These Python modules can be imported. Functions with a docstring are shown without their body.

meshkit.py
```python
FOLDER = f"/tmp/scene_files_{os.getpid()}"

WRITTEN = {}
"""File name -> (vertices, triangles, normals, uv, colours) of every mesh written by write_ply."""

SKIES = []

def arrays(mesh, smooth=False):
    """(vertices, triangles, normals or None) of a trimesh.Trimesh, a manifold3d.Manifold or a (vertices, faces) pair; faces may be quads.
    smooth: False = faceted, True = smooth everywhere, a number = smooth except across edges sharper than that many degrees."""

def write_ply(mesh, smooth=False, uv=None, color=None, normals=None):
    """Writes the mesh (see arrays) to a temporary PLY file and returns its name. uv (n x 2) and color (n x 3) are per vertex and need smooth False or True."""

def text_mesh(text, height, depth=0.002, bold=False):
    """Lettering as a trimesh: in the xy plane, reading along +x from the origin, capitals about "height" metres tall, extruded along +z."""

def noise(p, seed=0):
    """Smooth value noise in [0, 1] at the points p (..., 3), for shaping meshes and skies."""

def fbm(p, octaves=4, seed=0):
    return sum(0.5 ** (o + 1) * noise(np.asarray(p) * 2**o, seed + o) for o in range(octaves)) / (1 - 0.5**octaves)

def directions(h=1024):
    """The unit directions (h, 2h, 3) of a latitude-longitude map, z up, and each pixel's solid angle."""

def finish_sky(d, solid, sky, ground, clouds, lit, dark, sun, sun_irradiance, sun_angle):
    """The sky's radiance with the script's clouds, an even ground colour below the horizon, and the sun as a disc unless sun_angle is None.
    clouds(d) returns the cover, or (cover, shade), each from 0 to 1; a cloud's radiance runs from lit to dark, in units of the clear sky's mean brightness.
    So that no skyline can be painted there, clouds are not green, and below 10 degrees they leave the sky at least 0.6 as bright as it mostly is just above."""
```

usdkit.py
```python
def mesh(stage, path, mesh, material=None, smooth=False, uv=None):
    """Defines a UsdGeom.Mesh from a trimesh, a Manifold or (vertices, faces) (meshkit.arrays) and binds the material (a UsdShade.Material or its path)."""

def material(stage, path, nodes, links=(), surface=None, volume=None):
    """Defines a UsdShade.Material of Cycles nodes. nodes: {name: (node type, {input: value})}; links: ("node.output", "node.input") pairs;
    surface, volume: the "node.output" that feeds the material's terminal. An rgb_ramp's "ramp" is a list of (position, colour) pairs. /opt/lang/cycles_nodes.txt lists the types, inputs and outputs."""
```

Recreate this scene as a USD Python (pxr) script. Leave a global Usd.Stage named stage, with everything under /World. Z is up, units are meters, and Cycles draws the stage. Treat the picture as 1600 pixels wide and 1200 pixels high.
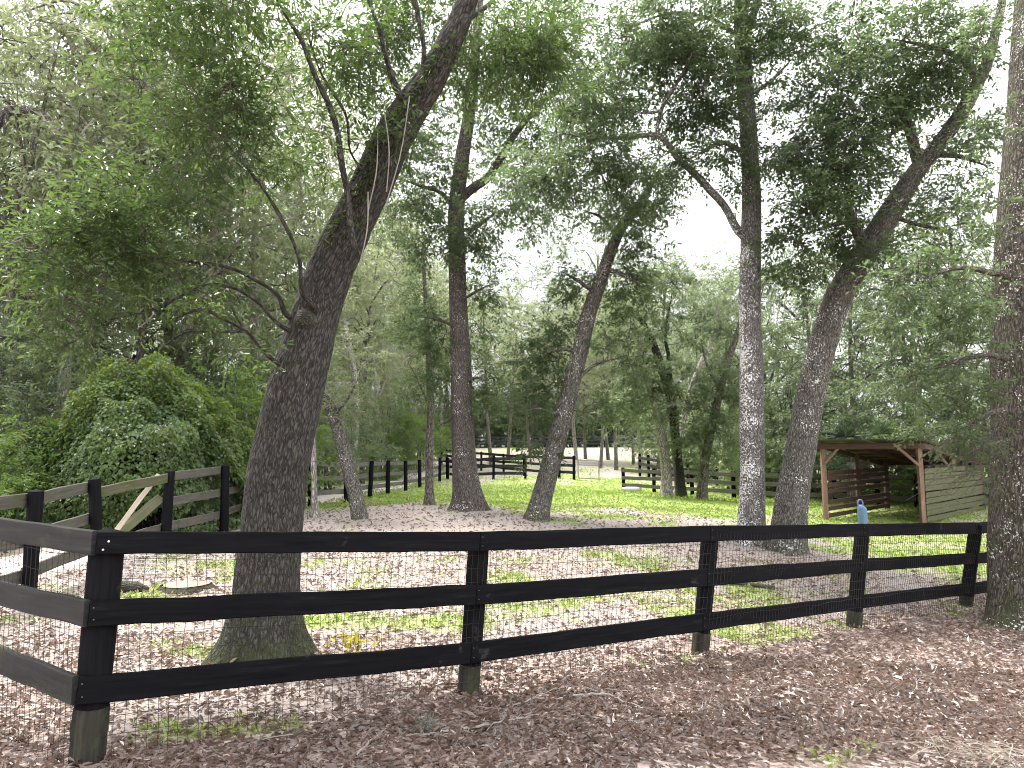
import math
import numpy as np
import usdkit, meshkit
from pxr import Usd, UsdGeom, UsdLux, UsdShade, Gf, Sdf, Vt
from scipy.interpolate import RBFInterpolator
from scipy.spatial import cKDTree

stage = Usd.Stage.CreateInMemory()
UsdGeom.SetStageUpAxis(stage, UsdGeom.Tokens.z)
UsdGeom.SetStageMetersPerUnit(stage, 1.0)
world = UsdGeom.Xform.Define(stage, '/World')
stage.SetDefaultPrim(world.GetPrim())
UsdGeom.Scope.Define(stage, '/World/Looks')

# ------------------------------------------------------------------ camera, sky, sun, exposure
FPX, HZ, EYE = 1155.0, 715.0, 1.70          # focal length and horizon row for a 1600 x 1200 frame, eye height
PITCH = math.atan((HZ - 600) / FPX)
EXPOSURE = 2.9
SKY_STRENGTH = 0.06
SUN_DIR = np.array([-0.36, 0.30, 0.88]); SUN_DIR /= np.linalg.norm(SUN_DIR)
SUN_INTENSITY, SUN_ANGLE = 0.40, 16.0

cam = UsdGeom.Camera.Define(stage, '/World/camera')
cam.CreateHorizontalApertureAttr(36.0)
cam.CreateVerticalApertureAttr(27.0)
cam.CreateFocalLengthAttr(36.0 * FPX / 1600)
cam.CreateClippingRangeAttr(Gf.Vec2f(0.05, 2000))
cam.CreateExposureAttr(EXPOSURE)
cam.AddTranslateOp().Set(Gf.Vec3d(0, 0, EYE))
cam.AddRotateXOp().Set(90 + math.degrees(PITCH))

sun = UsdLux.DistantLight.Define(stage, '/World/sun')
sun.CreateIntensityAttr(SUN_INTENSITY)
sun.CreateAngleAttr(SUN_ANGLE)
sun.CreateNormalizeAttr(True)
sun.CreateColorAttr(Gf.Vec3f(1.0, 0.96, 0.9))
el, az = math.asin(SUN_DIR[2]), math.atan2(SUN_DIR[0], SUN_DIR[1])
sun.AddRotateZOp().Set(-math.degrees(az))
sun.AddRotateXOp().Set(90 - math.degrees(el) + 180 + 180 if False else -(90 - math.degrees(el)))

usdkit.material(stage, '/World/Looks/sky', {
    'sky': ('sky_texture', {'sky_type': 'single_scattering', 'sun_disc': False, 'sun_elevation': el, 'sun_rotation': az}),
    'tc': ('texture_coordinate', {}),
    'n': ('noise_texture', {'scale': 2.2, 'detail': 6.0, 'roughness': 0.55}),
    'r': ('rgb_ramp', {'ramp': [(0.25, (6.4, 6.45, 6.85)), (0.5, (8.2, 8.2, 8.5)), (0.75, (10.0, 10.0, 10.2))]}),
    'm': ('mix_color', {'fac': 0.95}), 'sz': ('separate_xyz', {}), 'zr': ('map_range', {'from_min': 0.0, 'from_max': 1.0, 'to_min': 0.36, 'to_max': 1.1, 'clamp': True}), 'cm': ('vector_math', {'math_type': 'scale'}),
    'bg': ('background_shader', {'strength': SKY_STRENGTH})},
    [('tc.generated', 'n.vector'), ('n.fac', 'r.fac'), ('sky.color', 'm.a'), ('r.color', 'm.b'), ('m.result', 'cm.vector1'), ('tc.generated', 'sz.vector'), ('sz.z', 'zr.value'), ('zr.result', 'cm.scale'), ('cm.vector', 'bg.color')],
    surface='bg.background')
dome = UsdLux.DomeLight.Define(stage, '/World/sky')
UsdShade.MaterialBindingAPI.Apply(dome.GetPrim()).Bind(UsdShade.Material.Get(stage, '/World/Looks/sky'))
dome.GetPrim().SetCustomDataByKey('kind', 'structure')

# ------------------------------------------------------------------ helpers
def P(px, py, D):
    """The point seen at pixel (px, py) of the 1600 x 1200 photograph at forward distance D."""
    px, py, D = np.broadcast_arrays(np.asarray(px, float), np.asarray(py, float), np.asarray(D, float))
    a, b = px - 800.0, 600.0 - py
    c, s = math.cos(PITCH), math.sin(PITCH)
    y = FPX * c - b * s
    z = FPX * s + b * c
    k = D / y
    return np.stack([a * k, D, EYE + z * k], -1)

def nrm(v):
    return v / np.maximum(np.linalg.norm(v, axis=-1, keepdims=True), 1e-9)

USED = {}
def numbered(parent, name):
    n = USED.get((parent, name), 0)
    USED[(parent, name)] = n + 1
    return name if n == 0 else f'{name}_{n:03d}'

LOC = {}
def tag(prim, label=None, cat=None, group=None, kind=None):
    for k, v in (('label', label), ('category', cat), ('group', group), ('kind', kind)):
        if v:
            prim.SetCustomDataByKey(k, v)
    return prim

def thing(name, label, cat, loc=(0, 0, 0), group=None, kind=None):
    path = '/World/' + numbered('/World', name)
    x = UsdGeom.Xform.Define(stage, path)
    x.AddTranslateOp().Set(Gf.Vec3d(*map(float, loc)))
    LOC[path] = np.asarray(loc, float)
    tag(x.GetPrim(), label, cat, group, kind)
    return path

def obj(name, mesh, mat, parent='/World', smooth=False, attr=None, label=None, kind=None, own=None):
    """One mesh; vertices in world coordinates, shifted to its thing's base."""
    path = parent + '/' + numbered(parent, name)
    v, f = mesh
    root = '/'.join(parent.split('/')[:3])
    off = LOC.get(root, np.zeros(3))
    v = np.asarray(v, float) - off
    if attr is not None or smooth is True or smooth is False:
        m = usdkit.mesh(stage, path, (v, f), '/World/Looks/' + mat, smooth=smooth)
    else:
        m = usdkit.mesh(stage, path, (v, f), '/World/Looks/' + mat, smooth=smooth)
    if attr is not None:
        for k, a in attr.items():
            a = np.asarray(a, np.float32)
            if a.ndim == 1:
                UsdGeom.PrimvarsAPI(m).CreatePrimvar(k, Sdf.ValueTypeNames.FloatArray, 'vertex').Set(Vt.FloatArray.FromNumpy(a))
            else:
                UsdGeom.PrimvarsAPI(m).CreatePrimvar(k, Sdf.ValueTypeNames.Float3Array, 'vertex').Set(Vt.Vec3fArray.FromNumpy(a))
    tag(m.GetPrim(), label, None, None, kind)
    return path

def cat_meshes(ms):
    vs, fs, n = [], [], 0
    for v, f in ms:
        vs.append(v); fs.append(np.asarray(f) + n); n += len(v)
    return np.concatenate(vs), np.concatenate(fs)

def spline(pts, n):
    """Catmull-Rom through the rows of pts, n samples."""
    p = np.asarray(pts, float)
    if len(p) == 2:
        t = np.linspace(0, 1, n)[:, None]
        return p[0] * (1 - t) + p[1] * t
    q = np.vstack([2 * p[0] - p[1], p, 2 * p[-1] - p[-2]])
    d = np.concatenate([[0], np.cumsum(np.linalg.norm(np.diff(p[:, :3], axis=0), axis=1))])
    s = np.linspace(0, d[-1], n)
    i = np.clip(np.searchsorted(d, s, 'right') - 1, 0, len(p) - 2)
    t = ((s - d[i]) / np.maximum(d[i + 1] - d[i], 1e-9))[:, None]
    a, b, c, e = q[i], q[i + 1], q[i + 2], q[i + 3]
    return 0.5 * (2 * b + (c - a) * t + (2 * a - 5 * b + 4 * c - e) * t ** 2 + (3 * b - a - 3 * c + e) * t ** 3)

def tube(path, rad, sides=8, disp=None, cap=True, s0=0.0):
    """(vertices, faces, straight): a tube; 'straight' holds coordinates of the unrolled, straightened tube for the bark."""
    path = np.asarray(path, float); n = len(path)
    rad = np.broadcast_to(np.asarray(rad, float), (n,))
    tan = nrm(np.gradient(path, axis=0))
    u = np.cross(tan[0], [0.3, 0.9, 0.2]); u /= np.linalg.norm(u)
    us = []
    for k in range(n):
        u = u - tan[k] * (u @ tan[k]); u /= max(np.linalg.norm(u), 1e-9)
        us.append(u)
    us = np.array(us); ws = np.cross(tan, us)
    s = np.concatenate([[0], np.cumsum(np.linalg.norm(np.diff(path, axis=0), axis=1))]) + s0
    th = np.arange(sides) / sides * 2 * np.pi
    ct, st = np.cos(th), np.sin(th)
    R = np.repeat(rad[:, None], sides, 1)
    if disp is not None:
        R = R + disp(np.repeat(th[None], n, 0), np.repeat(s[:, None], sides, 1), R)
    v = path[:, None] + us[:, None] * (R * ct)[..., None] + ws[:, None] * (R * st)[..., None]
    straight = np.stack([R * 0 + rad[:, None] * ct, R * 0 + rad[:, None] * st, np.repeat(s[:, None], sides, 1)], -1)
    i = np.arange(n - 1)[:, None] * sides; j = np.arange(sides)[None]; j2 = (j + 1) % sides
    a, b, c, d = i + j, i + j2, i + sides + j2, i + sides + j
    f = np.concatenate([np.stack([a, b, c], -1).reshape(-1, 3), np.stack([a, c, d], -1).reshape(-1, 3)])
    v = v.reshape(-1, 3); straight = straight.reshape(-1, 3)
    if cap:
        v = np.vstack([v, path[-1:] + tan[-1:] * rad[-1] * 0.3]); straight = np.vstack([straight, straight[-1:]])
        k = len(v) - 1; b0 = (n - 1) * sides
        f = np.vstack([f, np.stack([b0 + np.arange(sides), b0 + (np.arange(sides) + 1) % sides, np.full(sides, k)], -1)])
    return v, f, straight

def tubes(paths, rads, sides=3):
    """Many thin tubes at once: paths (m, n, 3), rads (m, n)."""
    paths = np.asarray(paths, float); m, n = paths.shape[:2]
    rads = np.broadcast_to(np.asarray(rads, float), (m, n))
    tan = nrm(np.gradient(paths, axis=1))
    ref = np.where(np.abs(tan[:, :1, 2:3]) > 0.8, np.array([1.0, 0.2, 0.1]), np.array([0.1, 0.2, 1.0]))
    u = nrm(np.cross(tan, np.repeat(ref, n, 1))); w = np.cross(tan, u)
    th = np.arange(sides) / sides * 2 * np.pi
    v = paths[:, :, None] + rads[:, :, None, None] * (u[:, :, None] * np.cos(th)[:, None] + w[:, :, None] * np.sin(th)[:, None])
    i = np.arange(n - 1)[:, None] * sides; j = np.arange(sides)[None]; j2 = (j + 1) % sides
    a, b, c, d = i + j, i + j2, i + sides + j2, i + sides + j
    f = np.concatenate([np.stack([a, b, c], -1).reshape(-1, 3), np.stack([a, c, d], -1).reshape(-1, 3)])
    f = (f[None] + (np.arange(m) * n * sides)[:, None, None]).reshape(-1, 3)
    return v.reshape(-1, 3), f

def leaf_mesh(p, axis, normal, length, width, rng, fold=0.18, curl=0.15, six=False):
    """Leaves as folded blades: 4 vertices (2 triangles) each, or 6 vertices (4 triangles)."""
    n = len(p)
    a = nrm(axis); b = nrm(np.cross(normal, a)); c = np.cross(a, b)
    L = np.broadcast_to(length, (n,))[:, None]; Wd = np.broadcast_to(width, (n,))[:, None] * 0.5
    cu = (rng.uniform(-0.3, 1, (n, 1)) * curl) * L
    if not six:
        v = np.stack([p, p + a * L * 0.45 + b * Wd + c * Wd * fold * 2, p + a * L - c * cu, p + a * L * 0.45 - b * Wd + c * Wd * fold * 2], 1)
        f = np.array([[0, 2, 1], [0, 3, 2]]); k = 4
    else:
        v = np.stack([p, p + a * L * 0.3 + b * Wd * .9 + c * Wd * fold * 2, p + a * L * 0.68 + b * Wd * .8 + c * (Wd * fold * 2 - cu * .4),
                      p + a * L - c * cu, p + a * L * 0.68 - b * Wd * .8 + c * (Wd * fold * 2 - cu * .4), p + a * L * 0.3 - b * Wd * .9 + c * Wd * fold * 2], 1)
        f = np.array([[0, 2, 1], [0, 3, 2], [0, 4, 3], [0, 5, 4]]); k = 6
    return v.reshape(-1, 3), (f[None] + (np.arange(n) * k)[:, None, None]).reshape(-1, 3)

def rand_dir(rng, n):
    return nrm(rng.normal(size=(n, 3)))

def spray(centers, outward, rng, per, reach, length, width, flat=0.45, droop=0.15, six=False, twiglets=5, upb=1.0):
    """Leaf clumps round the centres: each has a few twiglets that fan outwards, with leaves along them. Returns leaves and twiglet paths."""
    m = len(centers)
    reach = np.broadcast_to(reach, (m,))
    d = rand_dir(rng, m * twiglets).reshape(m, twiglets, 3)
    d[..., 2] *= flat
    d = nrm(d + 0.55 * outward[:, None])
    d[..., 2] -= droop * rng.uniform(0, 1, (m, twiglets))
    tl = reach[:, None] * rng.uniform(0.55, 1.15, (m, twiglets))
    n = m * per
    ci = np.repeat(np.arange(m), per); ti = rng.integers(0, twiglets, n)
    t = rng.uniform(0.12, 1.0, n) ** 0.75
    dd = d[ci, ti]
    pos = centers[ci] + dd * (t * tl[ci, ti])[:, None]
    pos[:, 2] -= droop * 0.6 * t ** 2 * tl[ci, ti]
    side = rand_dir(rng, n)
    side[:, 2] *= 0.6
    pos += side * (0.06 * reach[ci])[:, None]
    axis = nrm(dd * 0.7 + side * 0.9 + np.array([0, 0, -0.22]))
    normal = nrm(rand_dir(rng, n) * 0.75 + np.array([0, 0, upb]))
    L = length * rng.uniform(0.6, 1.25, n)
    lv = leaf_mesh(pos, axis, normal, L, L * (width / length), rng, six=six)
    tt = np.linspace(0, 1, 4)[None, None, :, None]
    tw = centers[:, None, None] + d[:, :, None] * tt * tl[:, :, None, None]
    tw[..., 2] -= droop * 0.6 * (tt[..., 0] ** 2) * tl[:, :, None]
    return lv, tw.reshape(m * twiglets, 4, 3)

# ------------------------------------------------------------------ materials
def M(name, nodes, links=(), surface='p.BSDF'):
    return usdkit.material(stage, '/World/Looks/' + name, nodes, links, surface=surface)

def leaf_material(name, ramp, trans=0.35, tcol=(0.16, 0.24, 0.035), rough=0.45, spec=0.35):
    M(name, {
        'g': ('geometry', {}),
        'r': ('rgb_ramp', {'ramp': ramp}),
        'n': ('noise_texture', {'scale': 0.9, 'detail': 2.0}),
        'h': ('hsv', {'hue': 0.5, 'saturation': 1.0}),
        'mr': ('map_range', {'from_min': 0.3, 'from_max': 0.7, 'to_min': 0.5, 'to_max': 1.5}),
        'p': ('principled_bsdf', {'roughness': rough, 'specular_ior_level': spec}),
        't': ('translucent_bsdf', {'color': tcol}),
        'mx': ('mix_closure', {'fac': trans})},
        [('g.random_per_island', 'r.fac'), ('g.position', 'n.vector'), ('n.fac', 'mr.value'), ('mr.result', 'h.value'), ('r.color', 'h.color'),
         ('h.color', 'p.base_color'), ('p.BSDF', 'mx.closure1'), ('t.BSDF', 'mx.closure2')], surface='mx.closure')

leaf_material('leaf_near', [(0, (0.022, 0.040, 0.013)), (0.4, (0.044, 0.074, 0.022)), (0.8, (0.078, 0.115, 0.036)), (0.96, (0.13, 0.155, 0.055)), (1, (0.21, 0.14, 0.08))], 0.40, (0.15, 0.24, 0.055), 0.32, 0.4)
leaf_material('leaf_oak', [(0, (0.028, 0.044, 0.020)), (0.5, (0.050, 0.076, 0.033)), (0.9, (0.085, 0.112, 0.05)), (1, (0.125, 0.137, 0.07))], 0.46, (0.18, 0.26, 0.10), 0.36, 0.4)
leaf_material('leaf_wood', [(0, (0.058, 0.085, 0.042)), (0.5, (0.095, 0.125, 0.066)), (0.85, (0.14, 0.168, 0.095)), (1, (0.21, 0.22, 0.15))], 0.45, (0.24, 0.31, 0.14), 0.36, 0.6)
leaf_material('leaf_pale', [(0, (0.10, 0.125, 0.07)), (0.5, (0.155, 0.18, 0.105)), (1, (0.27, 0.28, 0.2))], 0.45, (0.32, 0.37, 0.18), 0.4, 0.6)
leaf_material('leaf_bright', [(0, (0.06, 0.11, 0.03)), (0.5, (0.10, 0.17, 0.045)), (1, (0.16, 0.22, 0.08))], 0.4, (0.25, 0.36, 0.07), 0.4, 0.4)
leaf_material('leaf_vine', [(0, (0.05, 0.09, 0.028)), (0.5, (0.085, 0.145, 0.045)), (0.9, (0.14, 0.19, 0.06)), (1, (0.19, 0.21, 0.06))], 0.42, (0.32, 0.42, 0.07), 0.4, 0.5)
leaf_material('leaf_palm', [(0, (0.035, 0.06, 0.035)), (0.6, (0.055, 0.09, 0.05)), (1, (0.09, 0.12, 0.07))], 0.2, (0.10, 0.15, 0.06), 0.4, 0.5)
leaf_material('leaf_yellow', [(0, (0.35, 0.33, 0.04)), (1, (0.5, 0.42, 0.06))], 0.4, (0.5, 0.45, 0.08), 0.5, 0.3)
leaf_material('grass', [(0, (0.13, 0.185, 0.035)), (0.5, (0.19, 0.265, 0.06)), (0.9, (0.25, 0.32, 0.09)), (1, (0.33, 0.33, 0.14))], 0.42, (0.34, 0.46, 0.09), 0.5, 0.3)
leaf_material('moss_hanging', [(0, (0.16, 0.17, 0.14)), (1, (0.30, 0.31, 0.26))], 0.3, (0.25, 0.26, 0.2), 0.8, 0.1)
leaf_material('litter', [(0, (0.07, 0.045, 0.035)), (0.09, (0.22, 0.145, 0.115)), (0.27, (0.45, 0.32, 0.262)), (0.5, (0.60, 0.47, 0.40)), (0.75, (0.73, 0.63, 0.56)), (1, (0.80, 0.75, 0.69))], 0.15, (0.45, 0.3, 0.22), 0.33, 0.7)
leaf_material('straw', [(0, (0.34, 0.30, 0.24)), (1, (0.62, 0.58, 0.50))], 0.2, (0.4, 0.36, 0.28), 0.5, 0.4)

def bark_material(name, dark, light, lichen=0.0, lichen_col=(0.66, 0.66, 0.62), moss=0.0, ridge=22.0, bump=0.6, base_moss=1.0, side=0.0):
    """Furrowed bark in the unrolled coordinates of the trunk, with pale lichen spots and moss near the foot."""
    nodes = {
        'a': ('attribute', {'attribute': 'straight'}),
        'mp0': ('mapping', {'scale': (ridge, ridge, ridge * 0.26)}), 'nd': ('noise_texture', {'scale': 0.55, 'detail': 4.0}), 'mp': ('vector_math', {'math_type': 'multiply_add', 'vector2': (2.6, 2.6, 2.6)}),
        'n': ('noise_texture', {'scale': 1.0, 'detail': 6.0, 'roughness': 0.62, 'distortion': 0.6}),
        'v': ('voronoi_texture', {'feature': 'distance_to_edge', 'scale': 0.9}),
        'vr': ('map_range', {'from_min': 0.0, 'from_max': 0.35, 'clamp': True}),
        'hm': ('math', {'math_type': 'multiply_add', 'value2': 0.55}),
        'r': ('rgb_ramp', {'ramp': [(0.25, [c * 0.45 for c in dark]), (0.5, dark), (0.72, light), (1.0, [min(1, c * 1.25) for c in light])]}),
        'nl': ('noise_texture', {'scale': 2.4, 'detail': 3.0}),
        'ns': ('noise_texture', {'scale': 34.0, 'detail': 3.0, 'roughness': 0.6}),
        'ma': ('math', {'math_type': 'multiply_add', 'value2': 0.45}),
        'lr': ('map_range', {'from_min': 1.04 - 0.15 * lichen, 'from_max': 1.065 - 0.15 * lichen, 'clamp': True}),
        'gn': ('geometry', {}), 'nx': ('separate_xyz', {}), 'sm': ('math', {'math_type': 'multiply_add', 'value2': -side}), 'hm2': ('map_range', {'from_min': 9.0, 'from_max': 1.8, 'to_min': 0.0, 'to_max': side * 1.3, 'clamp': True}), 'la': ('math', {'math_type': 'add'}),
        'ml': ('mix_color', {'b': lichen_col}),
        'nm': ('noise_texture', {'scale': 7.0, 'detail': 7.0, 'roughness': 0.7}),
        'sx': ('separate_xyz', {}),
        'zf': ('map_range', {'from_min': 0.0, 'from_max': 1.0 * base_moss, 'to_min': 0.24, 'to_max': 0.0, 'clamp': True}),
        'mm': ('math', {'math_type': 'add'}),
        'mmr': ('map_range', {'from_min': 0.78 - 0.3 * moss, 'from_max': 0.98 - 0.3 * moss, 'to_max': 0.75 if moss > 0 else 0.0, 'clamp': True}),
        'mo': ('mix_color', {'b': (0.042, 0.052, 0.018)}),
        'p': ('principled_bsdf', {'roughness': 0.85, 'specular_ior_level': 0.25}),
        'b': ('bump', {'strength': bump, 'distance': 0.02})}
    links = [('a.vector', 'mp0.vector'), ('mp0.vector', 'nd.vector'), ('nd.color', 'mp.vector1'), ('mp0.vector', 'mp.vector3'), ('mp.vector', 'n.vector'), ('mp.vector', 'v.vector'), ('v.distance', 'vr.value'),
             ('vr.result', 'hm.value1'), ('n.fac', 'hm.value3'), ('a.vector', 'nl.vector'), ('a.vector', 'ns.vector'), ('nl.fac', 'ma.value1'), ('ns.fac', 'ma.value3'),
             ('a.vector', 'nm.vector'), ('a.vector', 'sx.vector'), ('sx.z', 'zf.value'), ('zf.result', 'mm.value1'), ('nm.fac', 'mm.value2'), ('mm.value', 'mmr.value'),
             ('hm.value', 'rs.value'), ('rs.result', 'r.fac'), ('gn.normal', 'nx.vector'), ('nx.x', 'sm.value1'), ('ma.value', 'sm.value3'), ('sx.z', 'hm2.value'), ('hm2.result', 'la.value1'), ('sm.value', 'la.value2'), ('la.value', 'lr.value'),
             ('r.color', 'mo.a'), ('mmr.result', 'mo.fac'), ('mo.result', 'ml.a'), ('lr.result', 'ml.fac'), ('ml.result', 'p.base_color'),
             ('hm.value', 'b.height'), ('b.normal', 'p.normal')]
    nodes['rs'] = ('map_range', {'from_min': 0.2, 'from_max': 1.05, 'clamp': True})
    M(name, nodes, links)

bark_material('bark_dark', (0.021, 0.0195, 0.017), (0.058, 0.053, 0.047), 0.3, moss=0.75, ridge=50, bump=1.0, base_moss=0.6)
bark_material('bark_brown', (0.047, 0.040, 0.035), (0.103, 0.088, 0.078), 1.0, moss=0.35, ridge=46, bump=0.8, base_moss=0.5)
bark_material('bark_white', (0.066, 0.061, 0.056), (0.165, 0.153, 0.142), 0.95, side=0.075, lichen_col=(0.66, 0.66, 0.64), moss=0.1, ridge=46, bump=0.7, base_moss=0.4)
bark_material('bark_grey', (0.052, 0.048, 0.041), (0.13, 0.121, 0.106), 1.16, moss=0.45, ridge=44, bump=0.9, base_moss=0.5)
bark_material('bark_edge', (0.040, 0.034, 0.028), (0.10, 0.086, 0.071), 1.12, lichen_col=(0.62, 0.62, 0.58), moss=0.95, ridge=34, bump=1.0, base_moss=0.55)
bark_material('bark_far', (0.06, 0.053, 0.045), (0.14, 0.125, 0.107), 0.45, moss=0.2, ridge=26, bump=0.5)
bark_material('bark_pale', (0.15, 0.135, 0.12), (0.30, 0.28, 0.25), 0.9, moss=0.1, ridge=26, bump=0.5)
M('twig', {'g': ('geometry', {}), 'r': ('rgb_ramp', {'ramp': [(0, (0.045, 0.036, 0.03)), (1, (0.12, 0.10, 0.085))]}), 'p': ('principled_bsdf', {'roughness': 0.85})},
  [('g.random_per_island', 'r.fac'), ('r.color', 'p.base_color')])
M('twig_pale', {'g': ('geometry', {}), 'r': ('rgb_ramp', {'ramp': [(0, (0.20, 0.18, 0.16)), (1, (0.42, 0.39, 0.35))]}), 'p': ('principled_bsdf', {'roughness': 0.8})},
  [('g.random_per_island', 'r.fac'), ('r.color', 'p.base_color')])

def wood_material(name, ramp, rough=0.7, scale=30.0, wear=None, wear_at=0.6, spec=0.35, bump=0.35):
    nodes = {
        'a': ('attribute', {'attribute': 'straight'}),
        'mp': ('mapping', {'scale': (scale, scale, scale * 0.06)}),
        'n': ('noise_texture', {'scale': 1.0, 'detail': 6.0, 'roughness': 0.65, 'distortion': 0.4}),
        'r': ('rgb_ramp', {'ramp': ramp}),
        'nw': ('noise_texture', {'scale': 3.5, 'detail': 6.0, 'roughness': 0.68}),
        'wr': ('map_range', {'from_min': wear_at, 'from_max': wear_at + 0.12, 'clamp': True, 'to_max': 1.0 if wear else 0.0}),
        'mx': ('mix_color', {'b': wear or (0, 0, 0)}),
        'p': ('principled_bsdf', {'roughness': rough, 'specular_ior_level': spec}),
        'b': ('bump', {'strength': bump, 'distance': 0.006})}
    M(name, nodes, [('a.vector', 'mp.vector'), ('mp.vector', 'n.vector'), ('n.fac', 'r.fac'), ('a.vector', 'nw.vector'), ('nw.fac', 'wr.value'),
                    ('r.color', 'mx.a'), ('wr.result', 'mx.fac'), ('mx.result', 'p.base_color'), ('n.fac', 'b.height'), ('b.normal', 'p.normal')])

wood_material('black_board', [(0.3, (0.003, 0.003, 0.004)), (0.6, (0.006, 0.006, 0.007)), (0.8, (0.016, 0.016, 0.017))], 0.62, 34, wear=(0.04, 0.04, 0.038), wear_at=0.63, spec=0.03)
wood_material('black_post', [(0.3, (0.004, 0.004, 0.005)), (0.6, (0.007, 0.007, 0.008)), (0.8, (0.018, 0.018, 0.018))], 0.65, 30, wear=(0.03, 0.03, 0.027), wear_at=0.62, spec=0.03)
wood_material('worn_lit_black_board', [(0.25, (0.010, 0.010, 0.011)), (0.55, (0.02, 0.02, 0.02)), (0.8, (0.036, 0.036, 0.035))], 0.65, 30, wear=(0.034, 0.038, 0.022), wear_at=0.58, spec=0.15)  # lighter than black_board: wear, plus side light on the left run put into colour
wood_material('post_foot', [(0.25, (0.014, 0.013, 0.011)), (0.55, (0.03, 0.028, 0.022)), (0.8, (0.062, 0.058, 0.046))], 0.9, 34, wear=(0.035, 0.045, 0.018), wear_at=0.52, spec=0.1, bump=0.7)
wood_material('grey_board', [(0.25, (0.035, 0.033, 0.028)), (0.55, (0.075, 0.07, 0.058)), (0.8, (0.12, 0.112, 0.094))], 0.85, 26, wear=(0.05, 0.058, 0.028), wear_at=0.52, spec=0.2)
wood_material('mossy_board', [(0.25, (0.045, 0.045, 0.027)), (0.55, (0.08, 0.078, 0.046)), (0.8, (0.13, 0.125, 0.08))], 0.88, 26, wear=(0.055, 0.072, 0.02), wear_at=0.52, spec=0.15)
wood_material('raw_plank', [(0.25, (0.20, 0.165, 0.13)), (0.55, (0.30, 0.25, 0.20)), (0.8, (0.38, 0.33, 0.27))], 0.85, 26)
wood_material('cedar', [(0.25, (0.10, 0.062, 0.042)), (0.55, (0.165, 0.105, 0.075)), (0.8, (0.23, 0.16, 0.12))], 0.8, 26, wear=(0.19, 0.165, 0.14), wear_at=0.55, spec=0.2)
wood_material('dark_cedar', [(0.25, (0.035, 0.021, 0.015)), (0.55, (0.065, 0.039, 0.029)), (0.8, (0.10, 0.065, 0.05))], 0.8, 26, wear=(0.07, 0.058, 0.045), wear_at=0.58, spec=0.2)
M('wire', {'p': ('principled_bsdf', {'base_color': (0.022, 0.02, 0.018), 'roughness': 0.75, 'specular_ior_level': 0.15})})
M('wire_bright', {'p': ('principled_bsdf', {'base_color': (0.42, 0.42, 0.42), 'metallic': 0.6, 'roughness': 0.5})})
M('nail', {'p': ('principled_bsdf', {'base_color': (0.6, 0.6, 0.58), 'metallic': 0.5, 'roughness': 0.4})})
M('old_nail', {'p': ('principled_bsdf', {'base_color': (0.05, 0.045, 0.04), 'roughness': 0.8})})
M('gate_metal', {'p': ('principled_bsdf', {'base_color': (0.16, 0.17, 0.17), 'metallic': 0.3, 'roughness': 0.55})})
M('roof_metal', {'g': ('geometry', {}), 'n': ('noise_texture', {'scale': 3.0, 'detail': 6.0}), 'r': ('rgb_ramp', {'ramp': [(0.3, (0.05, 0.045, 0.04)), (0.7, (0.12, 0.10, 0.085))]}),
                 'p': ('principled_bsdf', {'roughness': 0.6, 'metallic': 0.2})}, [('g.position', 'n.vector'), ('n.fac', 'r.fac'), ('r.color', 'p.base_color')])
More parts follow.
